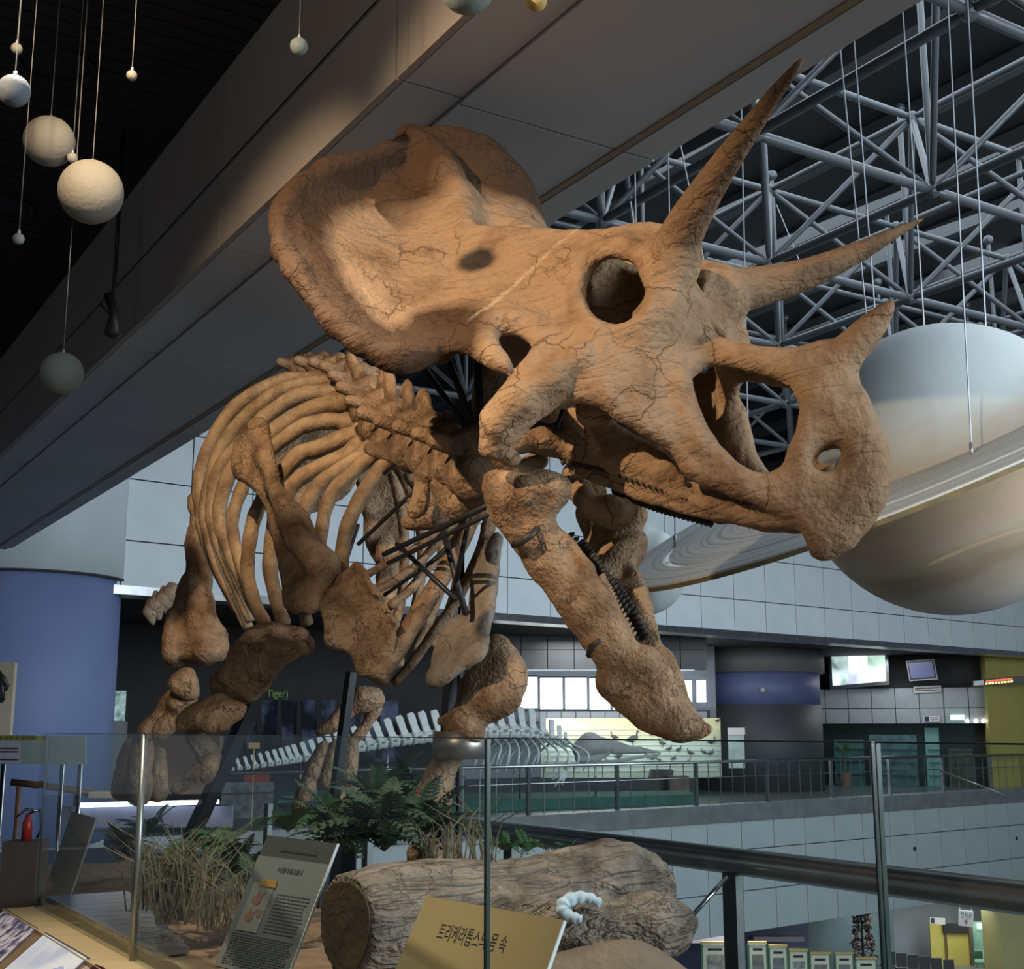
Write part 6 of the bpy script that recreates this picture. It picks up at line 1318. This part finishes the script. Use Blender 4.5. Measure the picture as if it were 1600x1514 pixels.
# framed exhibits in a row of green stands
M_grn = mat('stand_green', (.05, .16, .08), (.04, .12, .06), 4, .5); M_cream = mat('frame_cream', (.58, .56, .44), None, rough=.5)
for i, (px0, px1, py0) in enumerate(((1098, 1134, 1476), (1171, 1195, 1476), (1203, 1227, 1481), (1234, 1259, 1487), (1267, 1294, 1492), (1306, 1330, 1492), (1338, 1366, 1500))):
    Y_ = 30.5; A3 = at(px0, py0, Y_); w_ = (px1 - px0) * Y_ / F; root = empty('framed_exhibit', Vector((A3.x + w_ / 2, Y_, ZL)))
    tag(root, ('cream framed picture on a green stand left of the handrail post', 'dark framed picture on a green stand just right of the handrail post', 'framed picture with a grey animal on a green stand', 'framed picture with a black looped drawing on a green stand', 'framed picture with an ochre header on a green stand', 'framed dark panel with a white spot on a green stand', 'pale framed sheet on a green stand left of the pane seam')[i], 'framed picture', 'framed exhibits')
    Q = Quad(A3, A3 + Vector((w_, 0, 0)), A3 + Vector((0, 0, -.75))); f = Q.board('frame', .05, M_cream); put(f, root)
    mb = MB(); Q.rect(mb, .14, .28, .86, .92, .004); o = mb.build('picture', mat('exhibit%d' % i, [(.10, .10, .09), (.07, .08, .07), (.20, .21, .20), (.45, .45, .42), (.28, .26, .20), (.10, .11, .12), (.5, .5, .45)][i], [(.45, .42, .36), (.22, .22, .18), (.05, .05, .06), (.03, .03, .03), (.06, .06, .06), (.16, .17, .18), (.6, .6, .55)][i], 5, .4, detail=5), None, False, True); put(o, root)
    mb = MB(); Q.rect(mb, .2, .10, .8, .17, .004); o = mb.build('title_strip', M_ink, None, False, True); put(o, root)
    for sx in (-.04, 1.04):
        p = Q.p(sx, 0); m = MB(); m.box((p.x, Y_ + .03, (p.z + ZL) / 2), (.05, .05, p.z - ZL)); m.build('stand_post', M_grn, root, False, True)
    m = MB(); p = Q.p(.5, -.06); m.box(p, (w_ * 1.15, .10, .05)); m.build('top_rail', mat('rail_ochre', (.45, .34, .10), None, rough=.5), root, False, True)
# ornamental tree with orange leaves
tp_ = at(1348, 1480, 33.5); tr_ = tag(empty('ornamental_tree', Vector((tp_.x, 33.5, ZL))), 'slim dark tree with orange leaves by the lower wall', 'tree')
m = MB(); m.tube([(tp_.x, 33.5, ZL), (tp_.x, 33.5, at(1348, 1420, 33.5).z)], [.05, .02], 6); m.build('trunk', M_dark, tr_, True, True)
for nm_, m_, n_ in (('orange_leaves', mat('orange_leaf', (.50, .14, .05), (.30, .07, .03), 9, .6), 170), ('dark_leaves', mat('dark_leaf', (.03, .04, .035), (.06, .06, .05), 9, .6), 260)):
    mb = MB(); r_ = random.Random(n_)
    for k in range(n_):
        h_ = r_.uniform(0, 1); rad = .42 * (1 - .55 * h_) * math.sqrt(r_.uniform(0.1, 1)); th = r_.uniform(0, 6.28); c_ = Vector((tp_.x + rad * math.cos(th), 33.5 + rad * math.sin(th), ZL + .5 + h_ * (at(1348, 1424, 33.5).z - ZL - .5)))
        a = Vector((r_.gauss(0, 1), r_.gauss(0, 1), r_.gauss(0, 1))).normalized(); b = a.cross(Vector((.3, .5, .8))).normalized(); mb.add([c_ - a * .07, c_ + b * .035, c_ + a * .07, c_ - b * .035], [(0, 1, 2, 3)])
    o = mb.build(nm_, m_, tr_, False, True); o['kind'] = 'stuff'
# seats, yellow doors, hall sign, far doorway
for i, px_ in enumerate((1390, 1408, 1426, 1444, 1463, 1482)):
    Y_ = 34.0; p = at(px_, 1487 + i * 2.6, Y_); root = tag(empty('waiting_seat', Vector((p.x, Y_, ZL))), ('leftmost black waiting seat in the row on the lower floor', 'second black waiting seat from the left on the lower floor', 'third black waiting seat from the left on the lower floor', 'fourth black waiting seat from the left on the lower floor', 'fifth black waiting seat, next to the last by the yellow door', 'last black waiting seat, nearest the yellow door')[i], 'chair', 'waiting seats')
    M_seat = mat('seat_black', (.022, .018, .02), None, rough=.5)
    m = MB(); m.box((p.x, Y_, p.z - .16), (.26, .04, .34)); m.build('backrest', M_seat, root, False, True); m = MB(); m.box((p.x, Y_ + .24, p.z - .38), (.26, .44, .05)); m.build('seat', M_seat, root, False, True)
    for sx in (-.12, .12): m = MB(); m.tube([(p.x + sx, Y_ + .2, p.z - .38), (p.x + sx, Y_ + .2, ZL)], .015, 6); m.build('leg', M_steel, root, True, True)
for i, (a, b, t_) in enumerate(((1451, 1475, 1441), (1477, 1513, 1444))):
    Y_ = 38.2; A3 = at(a, t_, Y_); B3 = at(b, t_, Y_); root = struct(empty('door_%d' % (i + 1), Vector(((A3.x + B3.x) / 2, Y_, ZL)))); mb = MB(); mb.box(((A3.x + B3.x) / 2, Y_, (A3.z + ZL) / 2), (B3.x - A3.x - .02, .08, A3.z - ZL)); mb.build('door_leaf', mat('yellow_door', (.55, .44, .10), (.50, .40, .09), 1, .4), root, False, True)
    mb = MB(); mb.box((B3.x - .01, Y_ - .02, (A3.z + ZL) / 2), (.05, .12, A3.z - ZL)); mb.build('door_edge', mat('door_brown', (.13, .08, .03), None, rough=.5), root, False, True)
pane('dark_lintel', 1473, 1513, 1443, 1458, 38.1, M_dark, 0); struct(bpy.data.objects['dark_lintel'])
Y_ = 36.5; Q = Quad(at(1498, 1421, Y_), at(1521, 1424, Y_), at(1498, 1446, Y_)); sg = Q.board('hall_sign', .04, mat('sign_white', (.58, .56, .56), None, rough=.5)); tag(sg, 'white hanging sign with Korean hall name and an arrow', 'sign')
t_ = Q.text('천체관', .10, .48, .14, M_ink, None, wid=.80, d=.003); put(t_, sg)
mb = MB(); Q.rect(mb, .46, .62, .52, .92, .004); mb.prism([Q.p(.49, .55, .004), Q.p(.66, .74, .004), Q.p(.60, .76, .004), Q.p(.49, .62, .004), Q.p(.38, .76, .004), Q.p(.32, .74, .004)], Q.n * .001); t_ = mb.build('arrow', mat('arrow_red', (.25, .06, .05), None, rough=.6), None, False, True); put(t_, sg)
for sx in (.1, .9): p = Q.p(sx, 0, -.02); m = MB(); m.tube([p, Vector((p.x, p.y, -2.68))], .01, 5); t_ = m.build('hanger', M_cable, None, False, True); put(t_, sg)
Q = Quad(at(1453, 1433, 37.5), at(1477, 1435, 37.5), at(1453, 1443, 37.5)); sg = Q.board('access_sign', .03, M_paper); tag(sg, 'small wheelchair sign above the left yellow door', 'sign'); mb = MB(); Q.rect(mb, .06, .1, .3, .9, .003); t_ = mb.build('symbol_field', MATS['navy'], None, False, True); put(t_, sg)
root = struct(empty('door_3', at(1537, 1514, 38.4))); Y_ = 38.4
pane('bright_doorway', 1519, 1556, 1440, 1530, Y_, mat('green_room', (.10, .22, .18), (.40, .62, .45), 1.2, .4, emit=.35), 0, root)
for q in ((1516, 1519, 1438, 1530), (1556, 1559, 1438, 1530)): pane('door_frame', *q, Y_ - .05, mat('door_frame_grey', (.28, .25, .20), None, rough=.5), 0, root)
pane('ceiling_light', 1527, 1550, 1443, 1452, Y_ - .06, mat('cyan_lamp', (.65, .95, .95), None, emit=1.5), 0, root)
for i, (px_) in enumerate((1528, 1545)):
    p = at(px_, 1492, 38.0); ch_ = tag(empty('green_chair', Vector((p.x, 38.0, ZL))), ('left green chair in the bright far doorway', 'right green chair in the bright far doorway')[i], 'chair', 'green chairs')
    m = MB(); m.box((p.x, 38.0, p.z), (.26, .04, .20)); m.build('backrest', M_grn, ch_, False, True); m = MB(); m.box((p.x, 37.85, p.z - .2), (.28, .28, .03)); m.build('seat', M_grn, ch_, False, True)
    for sx in (-.12, .12):
        for sy in (-.12, .12): m = MB(); m.tube([(p.x + sx, 37.85 + sy, p.z - .2), (p.x + sx * 1.2, 37.85 + sy, ZL)], .012, 5); m.build('leg', M_grn, ch_, False, True)
m = MB(); A2 = at(1557, 1400, 35.5); m.box((A2.x + 1.25, 36.2, (ZL - 2.7) / 2), (2.4, 1.4, -2.7 - ZL)); struct(m.build('wall_lower_yellow', mat('ochre_wall', (.38, .33, .14), (.33, .29, .12), 1, .6)))
# banner with a pink figureless motif and tables far left of the post
pane('pink_banner', 1110, 1137, 1442, 1470, 32.5, mat('banner_pink', (.62, .25, .28), (.75, .68, .70), 2.0, .5), 0); tag(bpy.data.objects['pink_banner'], 'pink and white banner left of the handrail post on the lower floor', 'banner')
m = MB(); m.box(at(1105, 1466, 32.3), (1.2, .4, .16)); tag(m.build('pink_counter', mat('counter_pink', (.50, .40, .44), None, rough=.4), None, False, True), 'pale pink counter under the banner on the lower floor', 'counter')
m = MB(); m.box(at(1215, 1466, 34.5), (1.3, .3, .12)); tag(m.build('mauve_ledge', mat('ledge_mauve', (.24, .18, .22), None, rough=.4), None, False, True), 'mauve ledge before the navy wall of the lower floor', 'ledge')
# round holes in the lower cladding
for i, (px_, py_) in enumerate(((1230, 1344), (1417, 1326), (1575, 1310))):
    p = wl(wa(px_), -.03, at(px_, py_, P0.y + WD.y * wa(px_)).z); v_, f_ = cyl(Vector((0, 0, 0)), .05, -.01, .01, 14); m = MB(); m.add([Vector((p.x, p.y, p.z)) + WD * q[0] + Z3 * q[1] + WB * q[2] for q in v_], f_); tag(m.build('drain_outlet', MATS['black_metal'], None, False, True), ('round black outlet in the lower cladding left of the pane seam', 'round black outlet in the lower cladding right of the pane seam', 'round black outlet in the lower cladding at the right picture edge')[i], 'outlet')
